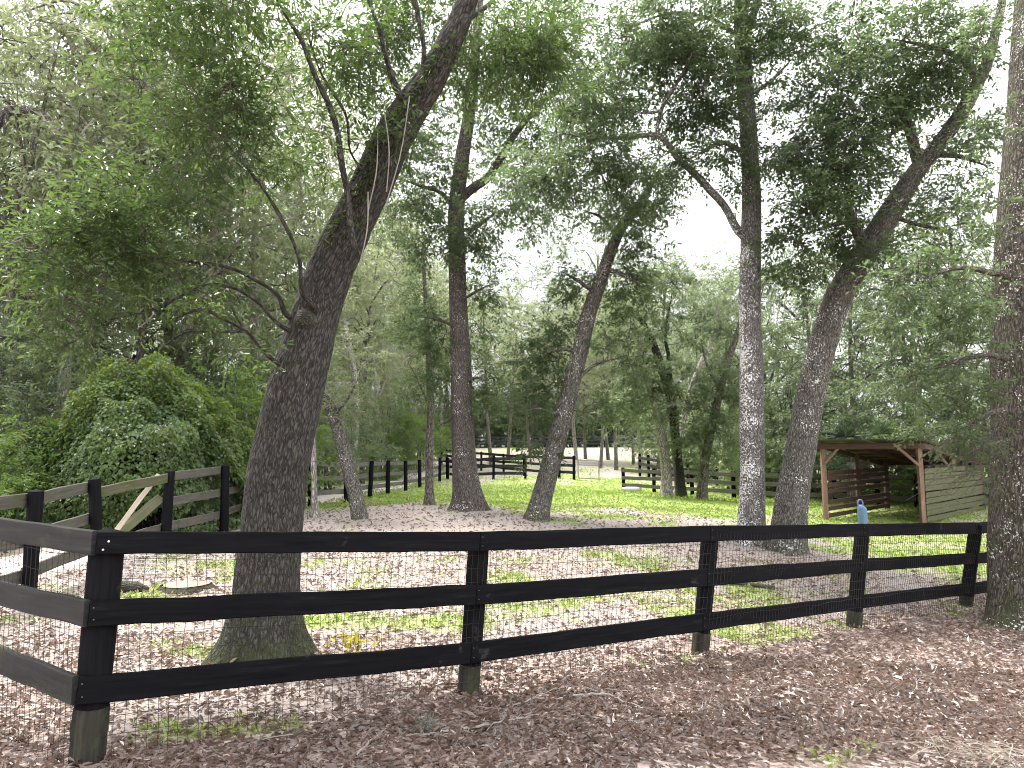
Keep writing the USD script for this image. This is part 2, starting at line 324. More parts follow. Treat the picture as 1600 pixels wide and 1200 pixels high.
M('blue_plastic', {'g': ('geometry', {}), 'n': ('noise_texture', {'scale': 14.0, 'detail': 5.0}), 'r': ('rgb_ramp', {'ramp': [(0.3, (0.06, 0.11, 0.21)), (0.7, (0.10, 0.16, 0.27))]}),
                   'p': ('principled_bsdf', {'roughness': 0.4})}, [('g.position', 'n.vector'), ('n.fac', 'r.fac'), ('r.color', 'p.base_color')])
M('stump_top', {'g': ('geometry', {}), 'n': ('noise_texture', {'scale': 18.0, 'detail': 5.0}), 'r': ('rgb_ramp', {'ramp': [(0.3, (0.20, 0.10, 0.075)), (0.7, (0.36, 0.23, 0.18))]}),
                'p': ('principled_bsdf', {'roughness': 0.85})}, [('g.position', 'n.vector'), ('n.fac', 'r.fac'), ('r.color', 'p.base_color')])
M('ground', {
    'g': ('geometry', {}), 'ag': ('attribute', {'attribute': 'grass'}), 'ap': ('attribute', {'attribute': 'pale'}),
    'v': ('voronoi_texture', {'feature': 'f1', 'scale': 24.0}), 'n1': ('noise_texture', {'scale': 1.4, 'detail': 8.0, 'roughness': 0.65}),
    'n2': ('noise_texture', {'scale': 38.0, 'detail': 4.0, 'roughness': 0.7}),
    'sep': ('separate_color', {}),
    'rl': ('rgb_ramp', {'ramp': [(0, (0.08, 0.055, 0.046)), (0.35, (0.18, 0.13, 0.11)), (0.65, (0.29, 0.22, 0.19)), (0.85, (0.39, 0.31, 0.275)), (1, (0.5, 0.43, 0.39))]}),
    'rs': ('rgb_ramp', {'ramp': [(0.3, (0.19, 0.158, 0.142)), (0.55, (0.30, 0.258, 0.236)), (0.75, (0.41, 0.365, 0.338))]}),  # pale sandy tone, also standing in for stronger light on the paddock
    'rg': ('rgb_ramp', {'ramp': [(0.3, (0.13, 0.175, 0.04)), (0.5, (0.20, 0.265, 0.07)), (0.7, (0.29, 0.33, 0.13))]}),
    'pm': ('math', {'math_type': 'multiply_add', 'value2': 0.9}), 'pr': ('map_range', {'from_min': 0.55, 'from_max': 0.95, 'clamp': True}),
    'gm': ('math', {'math_type': 'multiply_add', 'value2': 1.0}), 'gr': ('map_range', {'from_min': 0.72, 'from_max': 1.15, 'clamp': True}),
    'm1': ('mix_color', {}), 'm2': ('mix_color', {}),
    'nb': ('math', {'math_type': 'add'}),
    'b': ('bump', {'strength': 0.7, 'distance': 0.03}),
    'p': ('principled_bsdf', {'roughness': 0.9, 'specular_ior_level': 0.2})},
    [('g.position', 'v.vector'), ('g.position', 'n1.vector'), ('g.position', 'n2.vector'), ('v.color', 'sep.color'), ('sep.r', 'rl.fac'), ('n2.fac', 'rs.fac'), ('n2.fac', 'rg.fac'),
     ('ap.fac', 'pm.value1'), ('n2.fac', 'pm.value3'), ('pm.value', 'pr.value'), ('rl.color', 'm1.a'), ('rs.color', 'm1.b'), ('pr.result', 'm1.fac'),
     ('ag.fac', 'gm.value1'), ('n2.fac', 'gm.value3'), ('gm.value', 'gr.value'), ('m1.result', 'm2.a'), ('rg.color', 'm2.b'), ('gr.result', 'm2.fac'),
     ('m2.result', 'p.base_color'), ('n2.fac', 'nb.value1'), ('sep.g', 'nb.value2'), ('nb.value', 'b.height'), ('b.normal', 'p.normal')])
M('lane', {'g': ('geometry', {}), 'n': ('noise_texture', {'scale': 9.0, 'detail': 8.0, 'roughness': 0.7}),
           'r': ('rgb_ramp', {'ramp': [(0.3, (0.30, 0.25, 0.225)), (0.5, (0.46, 0.40, 0.37)), (0.7, (0.58, 0.53, 0.50))]}),
           'b': ('bump', {'strength': 0.5, 'distance': 0.02}), 'p': ('principled_bsdf', {'roughness': 0.9})},
  [('g.position', 'n.vector'), ('n.fac', 'r.fac'), ('r.color', 'p.base_color'), ('n.fac', 'b.height'), ('b.normal', 'p.normal')])

# ------------------------------------------------------------------ terrain
CTRL = [(135, 1190, 4.2), (730, 1087, 5.9), (1092, 1022, 7.55), (1332, 980, 9.4), (1507, 950, 11.4), (1595, 980, 10.4), (410, 1030, 6.7),
        (730, 797, 18), (838, 812, 16), (560, 812, 16.5), (671, 787, 20), (490, 805, 17), (1175, 850, 14.5), (1230, 858, 14),
        (1290, 814, 20), (1443, 815, 19.5), (975, 768, 36), (1147, 780, 30), (1090, 780, 28), (1040, 772, 28), (771, 748, 38), (821, 749, 38), (705, 750, 43), (920, 751, 38),
        (800, 715, 56), (760, 700, 85), (1000, 699, 82), (980, 731, 58), (300, 918, 10.2), (900, 900, 10.2), (1000, 850, 12.8), (800, 1200, 4.05), (1600, 1200, 4.75), (0, 1200, 4.1)]
c3 = np.array([P(*c) for c in CTRL])
XY0 = [(-5.6, 8.6, .0), (-5.75, 10.3, .09), (-5.77, 12.3, .2), (-5.77, 14.8, .2), (-5.4, 24, .25), (-5, 35, .22), (-9, 12, .1), (-9, 25, .25), (-9, 45, .4), (-20, 10, .1), (-20, 30, .4), (-25, 60, 1.2), (-40, 90, 2.5),
       (16, 25, .1), (25, 20, -.1), (25, 40, .5), (40, 60, 1.2), (40, 90, 2.6), (20, 60, 1.2), (0, 0, 0.0), (-6, 0, 0.0), (7, 2, -.3), (14, 8, -.6), (25, 5, -.4), (0, -15, 0), (-20, -10, 0), (20, -10, -.2), (0, 115, 3.3), (-40, 120, 3.3), (40, 120, 3.3), (0, 160, 3.4), (120, 100, 3), (-120, 100, 3), (-100, 0, 0.2), (100, 0, 0), (0, -80, 0)]
cp = np.vstack([c3, np.array(XY0, float)])
_rbf = RBFInterpolator(cp[:, :2], cp[:, 2], kernel='linear', smoothing=0.15)
_gx = np.unique(np.round(np.concatenate([np.linspace(-130, -30, 41), np.linspace(-30, 40, 176), np.linspace(40, 130, 37)]), 3))
_gy = np.unique(np.round(np.concatenate([np.linspace(-80, -4, 30), np.linspace(-4, 45, 140), np.linspace(45, 170, 64)]), 3))
_grid = _rbf(np.stack(np.meshgrid(_gx, _gy, indexing='ij'), -1).reshape(-1, 2)).reshape(len(_gx), len(_gy))
from scipy.interpolate import RegularGridInterpolator
from scipy.ndimage import gaussian_filter
_grid = gaussian_filter(_grid, 1.0)
_reg = RegularGridInterpolator((_gx, _gy), _grid, bounds_error=False, fill_value=None)
def G(x, y):
    x, y = np.broadcast_arrays(np.asarray(x, float), np.asarray(y, float))
    q = np.stack([np.clip(x, -129, 129), np.clip(y, -79, 169)], -1).reshape(-1, 2)
    z = _reg(q).reshape(x.shape)
    p = np.stack([x, y, 0 * x], -1)
    return z + 0.05 * (meshkit.noise(p * 1.3, 3) - 0.5) + 0.022 * (meshkit.noise(p * 4.5, 5) - 0.5)
def onground(px, D, dz=0.0):
    x = (px - 800.0) / (FPX * math.cos(PITCH)) * D
    for _ in range(6):                       # the column of the picture leans a little with the pitch
        z = float(G(x, D)) + dz
        depth = D * math.cos(PITCH) + (z - EYE) * math.sin(PITCH)
        x = (px - 800.0) / FPX * depth
    return np.array([x, D, float(G(x, D)) + dz])

def bump2(x, y, cx, cy, rx, ry):
    return np.exp(-((x - cx) / rx) ** 2 - ((y - cy) / ry) ** 2)
def front_side(x, y):
    """> 0 on the camera's side of the near fence."""
    return np.where(x < -2.4, 4.25 - 0.52 * (x + 2.4) - y, 4.25 + 0.77 * (x + 2.4) - y)
def grass_amount(x, y):
    p = np.stack([x, y, 0 * x], -1)
    big = meshkit.fbm(p * 0.35, 3, 11); mid = meshkit.fbm(p * 1.5, 3, 12)
    g = 0.35 * np.clip((y - 17) / 8, 0, 1) + 0.95 * bump2(x, y, 5, 28, 11, 9) + 0.5 * bump2(x, y, 9, 15.5, 3.2, 2.8) + 0.55 * bump2(x, y, -4.2, 11.3, 1.6, 1.3)
    g = g + 0.75 * bump2(x, y, -2.9, 6.9, 0.6, 0.35) + 0.5 * bump2(x, y, -1.5, 4.8, 0.6, 0.35) + 0.5 * bump2(x, y, 2.7, 4.75, 0.9, 0.6) + 0.4 * bump2(x, y, 1.0, 4.25, 0.6, 0.2) + 0.5 * bump2(x, y, -2.2, 4.7, 0.4, 0.25) + 0.14 * bump2(x, y, 1.0, 8.5, 2.0, 1.3) + 0.35 * bump2(x, y, -1.6, 8.2, 1.0, .8)
    g = g + 0.18 * bump2(x, y, 0.3, 10.5, 3, 1.5) - 0.02 + 0.04 * np.clip(-front_side(x, y), 0, 1) + 0.5 * bump2(x, y, -7, 26, 2.0, 9) + 0.5 * bump2(x, y, -8.3, 10.0, 1.5, 2.0)
    g = g - 0.55 * bump2(x, y, -2.2, 17.5, 2.6, 2.6) - 0.4 * bump2(x, y, 4.9, 13.5, 1.5, 1.3) - 0.5 * np.clip((y - 52) / 6, 0, 1) * bump2(x, y, -1, 60, 8, 9) - 0.25 * np.clip(front_side(x, y) / 0.6, 0, 1)
    return np.clip(g + 1.1 * (big - 0.5) + 1.2 * (mid - 0.5), 0, 1)
def pale_lit_amount(x, y):
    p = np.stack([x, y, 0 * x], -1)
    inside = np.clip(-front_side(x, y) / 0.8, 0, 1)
    q = 0.30 * inside + 0.30 * inside * np.clip((y - 8) / 6, 0, 1) + 0.5 * bump2(x, y, -1, 60, 9, 12) + 0.12 * bump2(x, y, 1.9, 4.35, 0.95, .4) - 0.35 * bump2(x, y, 5, 13.3, 1.5, 1.2)  # inside terms: brighter open-sky light of the paddock put into the ground colour
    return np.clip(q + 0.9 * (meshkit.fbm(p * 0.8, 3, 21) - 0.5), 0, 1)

def terrain():
    xs = np.concatenate([-np.geomspace(14, 900, 46)[::-1], np.linspace(-13.8, 13.8, 231)[1:-1], np.geomspace(14, 900, 46)])
    ys = np.concatenate([-np.geomspace(2, 900, 26)[::-1], np.linspace(-1.5, 2, 8), np.linspace(2.05, 16, 215), np.geomspace(16.1, 60, 110), np.geomspace(62, 1200, 40)])
    X, Y = np.meshgrid(xs, ys, indexing='ij')
    Z = G(X, Y)
    v = np.stack([X, Y, Z], -1).reshape(-1, 3)
    n = len(ys); i = np.arange(len(xs) - 1)[:, None] * n; j = np.arange(n - 1)[None]
    a, b, c, d = i + j, i + n + j, i + n + j + 1, i + j + 1
    f = np.concatenate([np.stack([a, b, c], -1).reshape(-1, 3), np.stack([a, c, d], -1).reshape(-1, 3)])
    p = obj('ground', (v, f), 'ground', smooth=True, attr={'grass': grass_amount(v[:, 0], v[:, 1]), 'pale': pale_lit_amount(v[:, 0], v[:, 1])})
    tag(stage.GetPrimAtPath(p), 'leaf strewn paddock ground with patches of lime green grass', 'ground', kind='structure')
terrain()

def lane():
    D = np.linspace(7, 62, 120)
    cx = np.interp(D, [7, 10, 15, 24, 35, 50, 62], [-7.6, -7.45, -7.2, -6.75, -6.2, -5.9, -5.9])
    rng = np.random.default_rng(5)
    w1 = 1.0 + 0.35 * (meshkit.noise(np.stack([D * .8, D * 0, D * 0], -1), 1) - .5); w2 = 1.0 + 0.35 * (meshkit.noise(np.stack([D * .8, D * 0 + 9, D * 0], -1), 2) - .5)
    rows = []
    for t in np.linspace(-1, 1, 9):
        x = cx + np.where(t < 0, t * w1, t * w2)
        rows.append(np.stack([x, D, G(x, D) + 0.012 - 0.03 * (abs(t) > 0.95)], -1))
    v = np.stack(rows, 1).reshape(-1, 3)
    k = 9; i = np.arange(len(D) - 1)[:, None] * k; j = np.arange(k - 1)[None]
    a, b, c, d = i + j, i + j + 1, i + k + j + 1, i + k + j
    f = np.concatenate([np.stack([a, b, c], -1).reshape(-1, 3), np.stack([a, c, d], -1).reshape(-1, 3)])
    p = obj('sandy_lane', (v, f), 'lane', smooth=True)
    tag(stage.GetPrimAtPath(p), 'pale sandy lane running beyond the left fence', 'lane', kind='structure')
lane()

# ------------------------------------------------------------------ boards, posts, fences
SEED = [100]
def rng_next():
    SEED[0] += 1
    return np.random.default_rng(SEED[0])

def board(A, B, h, t, normal, rng, hb=None, segs=5, warp=0.004, ch=0.005):
    """A plank from A to B (the middle of its two end faces), height h (hb at B), thickness t across 'normal', with chamfered long edges."""
    A, B = np.asarray(A, float), np.asarray(B, float)
    hb = h if hb is None else hb
    L = np.linalg.norm(B - A); ax = (B - A) / L
    nn = np.asarray(normal, float); nn = nn - ax * (nn @ ax); nn /= np.linalg.norm(nn)
    up = np.cross(nn, ax)
    if up[2] < 0:
        up = -up
    ts = np.linspace(0, 1, segs + 1)
    wob = rng.normal(0, warp, (segs + 1, 2)); wob[0] = wob[-1] = 0
    off = rng.uniform(0, 50)
    vs, st = [], []
    for k, u in enumerate(ts):
        c = A + (B - A) * u + up * wob[k, 0] + nn * wob[k, 1]
        H = (h + (hb - h) * u) / 2; T = t / 2
        for a, b in ((-T, -H + ch), (-T + ch, -H), (T - ch, -H), (T, -H + ch), (T, H - ch), (T - ch, H), (-T + ch, H), (-T, H - ch)):
            vs.append(c + nn * a + up * b); st.append((a + off, b + off * 0.7, L * u + off))
    v = np.array(vs); st = np.array(st); m = 8
    i = np.arange(segs)[:, None] * m; j = np.arange(m)[None]; j2 = (j + 1) % m
    a, b, c, d = i + j, i + j2, i + m + j2, i + m + j
    f = np.concatenate([np.stack([a, b, c], -1).reshape(-1, 3), np.stack([a, c, d], -1).reshape(-1, 3)])
    e = segs * m
    cap = [[0, k + 1, k] for k in range(1, 7)] + [[e, e + k, e + k + 1] for k in range(1, 7)]
    f = np.vstack([f, np.array(cap)])
    if np.linalg.det(np.stack([nn, up, ax])) < 0:
        f = f[:, ::-1]
    return v, f, st

def post_mesh(base, top, r, rng, square=False, sides=14):
    base, top = np.asarray(base, float), np.asarray(top, float)
    n = 9
    path = base + (top - base) * np.linspace(0, 1, n)[:, None]
    path = np.vstack([path, path[-1:] + (top - base) / np.linalg.norm(top - base) * 0.006])
    rad = np.full(n + 1, r) * (1 + rng.normal(0, 0.012, n + 1)); rad[-1] = rad[-2] * 0.93
    off = rng.uniform(0, 30)
    def disp(th, s, R):
        p = np.stack([np.cos(th) * 3 + off, np.sin(th) * 3, s * 1.2], -1)
        d = R * 0.10 * (meshkit.fbm(p, 3, 4) - 0.5)
        if square:
            d = d + R * (0.13 * np.cos(4 * th))
        return d
    v, f, st = tube(path, rad, sides, disp)
    return v, f, st + off

def near_fence():
    rows = [  # post: base pixel, D, top pixel; then the rails' top and bottom rows at that post, with the column
        dict(base=(135, 1192), top=(169, 833), D=4.2, r=0.088, rails=[(150, 831, 866), (138, 939, 979), (120, 1057, 1101)]),
        dict(base=(731, 1087), top=(749, 838), D=5.9, r=0.082, rails=[(748, 831, 861), (742, 914, 945), (734, 1004, 1036)]),
        dict(base=(1093, 1022), top=(1110, 826), D=7.55, r=0.084, rails=[(1108, 821.5, 846), (1103, 889, 916), (1096, 958.5, 985.5)]),
        dict(base=(1333, 980), top=(1348, 822), D=9.4, r=0.088, rails=[(1347, 818.6, 838), (1342, 873.5, 893.5), (1335, 931.5, 952)]),
        dict(base=(1507, 952), top=(1525, 820), D=11.4, r=0.092, rails=[(1523, 816, 834), (1518, 864, 881), (1511, 911, 929)]),
        dict(base=(1585, 940), top=(1600, 818), D=12.6, r=0.08, rails=[(1598, 815.3, 831.5), (1594, 860, 876), (1588, 904.5, 921)])]
    t = thing('board_fence', 'black three-rail board fence with wire mesh and a corner, nearest of all', 'fence', P(135, 1190, 4.2))
    rng = rng_next()
    for k, q in enumerate(rows):
        b = P(*q['base'], q['D']) - np.array([0, 0, 0.04]); tp = P(*q['top'], q['D'])
        low = P(q['rails'][2][0], q['rails'][2][2] + 2, q['D'])
        fr = np.clip((low[2] - b[2]) / (tp[2] - b[2]) + 0.0, 0.05, 0.5)
        cut = b + (tp - b) * fr
        v, f, st = post_mesh(cut, tp, q['r'], rng)
        po = obj('post', (v, f), 'black_post', t, smooth=35 if False else True, attr={'straight': st})
        v, f, st = post_mesh(b, cut - (tp - b) * 0.001, q['r'] * 1.03, rng)
        obj('post_foot', (v, f), 'post_foot', po, smooth=True, attr={'straight': st}, label='weathered bare foot of the post, its paint worn off')
    fwd = np.array([0, -1.0, 0])
    def rail(p0, p1, D0, D1, mat, label=None, gap=0.004, lift=0.0):
        a = (P(p0[0], p0[1], D0) + P(p0[0], p0[2], D0)) / 2; b = (P(p1[0], p1[1], D1) + P(p1[0], p1[2], D1)) / 2
        ha = np.linalg.norm(P(p0[0], p0[1], D0) - P(p0[0], p0[2], D0)); hb = np.linalg.norm(P(p1[0], p1[1], D1) - P(p1[0], p1[2], D1))
        ax = (b - a) / np.linalg.norm(b - a)
        n = np.cross(ax, [0, 0, 1]); n *= np.sign(n @ fwd) or 1
        v, f, st = board(a + ax * gap, b - ax * gap, ha, 0.036, n, rng, hb=hb, segs=10, warp=0.0025)
        return obj('rail', (v, f), mat, t, attr={'straight': st}, label=label), n
    off = 0.12
    for k in range(5):
        for r in range(3):
            p0, p1 = rows[k]['rails'][r], rows[k + 1]['rails'][r]
            rail(p0, p1, rows[k]['D'] - off, rows[k + 1]['D'] - off, 'black_board')
    left = [(0, 808, 845), (0, 908, 946), (0, 1009, 1051)]
    for r in range(3):
        p1 = rows[0]['rails'][r]
        p1 = (p1[0] - 1.5, p1[1], p1[2])
        D1, D0 = rows[0]['D'] - off + 0.012, 4.62
        a3, b3 = P(left[r][0], (left[r][1] + left[r][2]) / 2, D0), P(p1[0], (p1[1] + p1[2]) / 2, D1)
        h0 = np.linalg.norm(P(left[r][0], left[r][1], D0) - P(left[r][0], left[r][2], D0)); h1 = np.linalg.norm(P(p1[0], p1[1], D1) - P(p1[0], p1[2], D1))
        d = a3 - b3; far = b3 + d * 3.0
        n = np.cross(d, [0, 0, 1]); n *= np.sign(n @ fwd) or 1
        ax = -d / np.linalg.norm(d)
        v, f, st = board(far, b3 - ax * 0.006, (h0 + h1) / 2, 0.036, n, rng, segs=12, warp=0.003)
        obj('rail', (v, f), 'worn_lit_black_board', t, attr={'straight': st}, label='weathered rail of the short left run, side light painted into its grey-black')
        if r == 0:
            fx = far[:2]
    g = float(G(*fx))
    v, f, st = post_mesh((fx[0], fx[1] + 0.12, g - 0.05), (fx[0], fx[1] + 0.12, g + 1.3), 0.085, rng)
    obj('post', (v, f), 'black_post', t, smooth=True, attr={'straight': st})
    # wire mesh, bay by bay, between the rails and the posts
    def wires(A0, A1, B0, B1, du=0.056, dv=0.104, wr=0.0017):
        """A0, A1: foot and head at one end; B0, B1 at the other."""
        L = np.linalg.norm(B0 - A0); Hh = np.linalg.norm(A1 - A0)
        nu, nv = max(2, int(L / du)), max(2, int(Hh / dv))
        sd = rng.integers(0, 999)
        def pt(u, w):
            q = (A0 * (1 - u)[..., None] + B0 * u[..., None]) * (1 - w)[..., None] + (A1 * (1 - u)[..., None] + B1 * u[..., None]) * w[..., None]
            s = np.stack([u * L * 3, w * 3, u * 0], -1)
            q[..., 2] += 0.035 * (meshkit.fbm(s, 2, sd) - .5)
            q[..., 0] += 0.03 * (meshkit.fbm(s * 1.3, 2, sd + 7) - .5)
            q[..., 1] += 0.05 * (meshkit.fbm(s * .7, 2, sd + 17) - .5)
            return q
        u = (np.arange(nu) + .5) / nu; w = np.linspace(0.0, 1, 9)
        U, Wv = np.meshgrid(u, w, indexing='ij')
        m1 = tubes(pt(U, Wv), wr, 3)
        w = (np.arange(nv) + .4) / nv; u = np.linspace(0, 1, max(4, int(L / 0.12)))
        Wv, U = np.meshgrid(w, u, indexing='ij')
        m2 = tubes(pt(U, Wv), wr, 3)
        return cat_meshes([m1, m2])
    for k in range(5):
        q0, q1 = rows[k], rows[k + 1]
        o = np.array([0.03, -0.088, 0])
        A0, A1 = P(*q0['base'], q0['D']) + o, P(q0['rails'][0][0], q0['rails'][0][2] - 12, q0['D']) + o
        B0, B1 = P(*q1['base'], q1['D']) + o, P(q1['rails'][0][0], q1['rails'][0][2] - 8, q1['D']) + o
        obj('wire_mesh', wires(A0, A1, B0, B1, wr=0.0017 + 0.0003 * k), 'wire', t, kind='stuff')
    q0 = rows[0]
    A0, A1 = P(*q0['base'], q0['D']) + np.array([-.03, -.075, 0]), P(148, 850, q0['D']) + np.array([-.03, -.075, 0])
    B1 = P(0, 825, 4.66); B1 = A1 + (B1 - A1) * 3
    B0 = np.array([B1[0], B1[1], float(G(B1[0], B1[1]))])
    obj('wire_mesh', wires(A0, A1, B0, B1), 'wire', t, kind='stuff')
    for k in range(6):
        for r in range(3):
            px, y0, y1 = rows[k]['rails'][r]
            for dy in (.27, .73):
                for dx in ((-1,) if k == 5 else (1,) if k == 0 else (-1, 1)):
                    if k == 0 and r == 0: continue
                    c = P(px + dx * .03 * FPX / rows[k]['D'], y0 + (y1 - y0) * dy, rows[k]['D'] - off - .012)
                    v, f, _ = tube(np.array([c, c + np.array([0.004, -0.006, 0])]), [0.0042, 0.0034], 7)
                    obj('nail_head', (v, f), 'old_nail', t)
    # pale nail heads at the corner
    for px, py in ((170, 846), (161, 859)):
        c = P(px, py, 4.2 - off - 0.026 + 0.012)
        v, f, _ = tube(np.array([c, c + np.array([0.002, -0.006, 0])]), [0.006, 0.005], 8)
        obj('nail_head', (v, f), 'nail', t)
near_fence()

def fence(name, label, posts, rails, mat, pmat, height=1.3, rail_h=0.15, r=0.08, side=1, off=0.1, skip=(), lean=0.02, sides=10, segs=4, heights=None, tall=None):
    """posts: ground points; rails: heights of the rails' middles above the ground line; side: which side of the posts the rails are on."""
    rng = rng_next()
    t = thing(name, label, 'fence', posts[0])
    tops = []
    for k, b in enumerate(posts):
        hh = (heights[k] if heights is not None else height) * rng.uniform(0.985, 1.02)
        tp = b + np.array([rng.normal(0, lean), rng.normal(0, lean), hh])
        if tall and k in tall:
            tp = tp + np.array(tall[k])
        tops.append(tp)
        v, f, st = post_mesh(b - np.array([0, 0, 0.05]), tp, r, rng, sides=sides)
        obj('post', (v, f), pmat, t, smooth=True, attr={'straight': st})
    for k in range(len(posts) - 1):
        for i, h in enumerate(rails):
            if (k, i) in skip:
                continue
            fa = h / height
            a = posts[k] + (tops[k] - posts[k]) * fa; b = posts[k + 1] + (tops[k + 1] - posts[k + 1]) * fa
            ax = nrm(b - a); n = np.cross(ax, [0, 0, 1]) * side
            a, b = a + n * off + ax * 0.004, b + n * off - ax * 0.004
            a[2] += rng.normal(0, 0.01); b[2] += rng.normal(0, 0.01)
            v, f, st = board(a, b, rail_h, 0.035, n, rng, segs=segs, warp=0.005)
            obj('rail', (v, f), mat, t, attr={'straight': st})
    return t, tops

# the left fence: dark posts, weathered rails behind them
LP = [(-60, 7.6), (43, 8.6), (153, 10.3), (258, 12.3), (350, 14.8), (425, 18.0), (486, 21.0), (541, 24.2), (578, 27.0), (606, 29.6), (634, 32.6), (656, 35.4), (687, 40.5), (699, 43.5)]
lp = [onground(px, D) for px, D in LP]
left_t, left_tops = fence('board_fence', 'long left fence of weathered grey-green rails on dark posts beside the lane', lp, (1.2, 0.78, 0.36), 'grey_board', 'black_post', side=-1, off=0.09,
      skip={(2, 1), (2, 0)}, r=0.082, tall={2: (-0.09, 0, 0), 1: (0, 0, 0)})
def left_fence_details():
    rng = rng_next()
    a = lp[2] + (left_tops[2] - lp[2]) * 0.86 + np.array([0.0, 0.09, 0]); b = lp[3] + (left_tops[3] - lp[3]) * 0.93 + np.array([0, 0.09, 0])
    v, f, st = board(a, b, 0.15, 0.035, (1, .2, 0), rng); obj('rail', (v, f), 'mossy_board', left_t, attr={'straight': st}, label='top rail with moss, sagging at the broken bay')
    a = P(252, 778, 12.35); b = P(180, 838, 11.3)
    v, f, st = board(a, b, 0.16, 0.035, (0.3, -1, 0.1), rng); obj('rail', (v, f), 'mossy_board', left_t, attr={'straight': st}, label='broken mossy rail slanting down to the ground')
    # thin mesh on the bays beyond the corner
    for k in (3, 4):
        A, B = lp[k], lp[k + 1]; TA, TB = left_tops[k], left_tops[k + 1]
        o = np.array([-0.08, 0, 0])
        nu, nv = int(np.linalg.norm(B - A) / 0.06), 11
        u = (np.arange(nu) + .5) / nu; w = np.linspace(0, .95, 5)
        U, Wv = np.meshgrid(u, w, indexing='ij'); U, Wv = U[..., None], Wv[..., None]
        m1 = tubes((A * (1 - U) + B * U) * (1 - Wv) + (TA * (1 - U) + TB * U) * Wv + o, 0.0016)
        w = np.linspace(0.05, .95, nv); u = np.linspace(0, 1, 9)
        Wv, U = np.meshgrid(w, u, indexing='ij'); U, Wv = U[..., None], Wv[..., None]
        m2 = tubes((A * (1 - U) + B * U) * (1 - Wv) + (TA * (1 - U) + TB * U) * Wv + o, 0.0016)
        obj('wire_mesh', cat_meshes([m1, m2]), 'wire', left_t, kind='stuff')
    A, B = P(248, 742, 12.1), P(172, 842, 11.0)
    t = thing('loose_plank', 'pale bare plank leaning against the third post of the left fence', 'plank', (A + B) / 2)
    v, f, st = board(A, B, 0.075, 0.03, (0.4, -1, 0.2), rng); obj('plank', (v, f), 'raw_plank', t, attr={'straight': st})
    c = P(212, 828, 10.6); c[2] = float(G(c[0], c[1])) + 0.22
    t = thing('wire_roll', 'loose roll of fence wire lying by the broken left rail', 'wire roll', c - np.array([0, 0, .22]))
    paths = []
    for k in range(9):
        th = np.linspace(0, 2 * np.pi, 30) + k
        R = 0.2 + 0.012 * k % 0.05
        x = (k - 4) * 0.1 + 0.02 * np.sin(th)
        paths.append(np.stack([c[0] + x, c[1] + R * np.cos(th) - 0.3 * x, c[2] + R * np.sin(th)], -1))
    m1 = tubes(np.array(paths), 0.002)
    th = np.arange(24) / 24 * 2 * np.pi
    x = np.linspace(-.4, .4, 6)
    pa = np.stack([np.broadcast_to(c[0] + x, (24, 6)), c[1] + 0.215 * np.cos(th)[:, None] - 0.3 * x, c[2] + 0.215 * np.sin(th)[:, None] + 0 * x], -1)
    obj('coil', cat_meshes([m1, tubes(pa, 0.0018)]), 'wire_bright', t)
left_fence_details()

# the fences at the end of the paddock
def far_fences():
    A = [onground(700, 43.2), onground(735, 40.5), onground(771, 38), onground(821, 38.3)]
    fence('board_fence', 'dark three-rail fence ending at a post left of the leaning tree', A, (1.05, 0.68, 0.3), 'worn_lit_black_board', 'black_post', height=1.2, r=0.07, rail_h=0.16, side=-1, lean=0.01)
    B = [onground(690, 52), onground(720, 50), onground(752, 48), onground(787, 45.5), onground(819, 43.5), onground(849, 41.5), onground(874, 39.5), onground(897, 38.5)]
    fence('board_fence', 'dark fence climbing behind the leaning tree to the metal gate', B, (1.1, 0.72, 0.34), 'worn_lit_black_board', 'black_post', height=1.2, r=0.075, rail_h=0.15, side=-1, lean=0.01)
    C = [onground(675 + 45 * k, 88 - 0.5 * k) for k in range(11)]
    fence('board_fence', 'far dark fence along the foot of the distant wood', C, (1.2, 0.8, 0.4), 'worn_lit_black_board', 'black_post', height=1.35, r=0.08, rail_h=0.17, side=1, sides=6, segs=2)
    Rr = [onground(975, 36), onground(1022, 34), onground(1082, 32), onground(1147, 30), onground(1222, 28), onground(1305, 26.4), onground(1372, 25.4), onground(1433, 24.6), onground(1500, 24), onground(1580, 23.6)]
    fence('board_fence', 'weathered right fence from the gate opening to behind the shelter', Rr, (0.95, 0.62, 0.27), 'grey_board', 'black_post', height=1.08, r=0.085, rail_h=0.16, side=1)
    S = [onground(1000, 44), onground(1014, 42), onground(1035, 40), onground(1075, 39), onground(1120, 38.5)]
    fence('board_fence', 'short dark fence run behind the right fence end post', S, (1.1, 0.75, 0.4), 'worn_lit_black_board', 'black_post', height=1.3, r=0.08, rail_h=0.16, side=1, sides=8, segs=2)
    g0, g1 = onground(903.5, 38.3), onground(936, 38.6)
    t = thing('tube_gate', 'open-framed tubular metal gate beside the gap in the far fence', 'gate', g0)
    up = np.array([0, 0, 1.0])
    for a, b in ((g0 + up * .1, g0 + up * 1.05), (g1 + up * .05, g1 + up * 1.05)):
        v, f, _ = tube(spline([a, b], 6), 0.028, 8); obj('upright', (v, f), 'gate_metal', t, smooth=True)
    for h in (0.12, 0.8, 1.05):
        v, f, _ = tube(spline([g0 + up * h, g1 + up * h], 6), 0.024, 8); obj('bar', (v, f), 'gate_metal', t, smooth=True)
    b = onground(987, 34.8)
    t = thing('water_trough', 'low pale trough on the grass before the right fence end', 'trough', b)
    v, f, _ = tube(np.array([b + [-.45, 0, .1], b + [-.2, 0, .1], b + [.2, 0, .1], b + [.45, 0, .1]]), [0.1, .13, .13, .1], 10); obj('basin', (v, f), 'wire_bright', t, smooth=True)
far_fences()

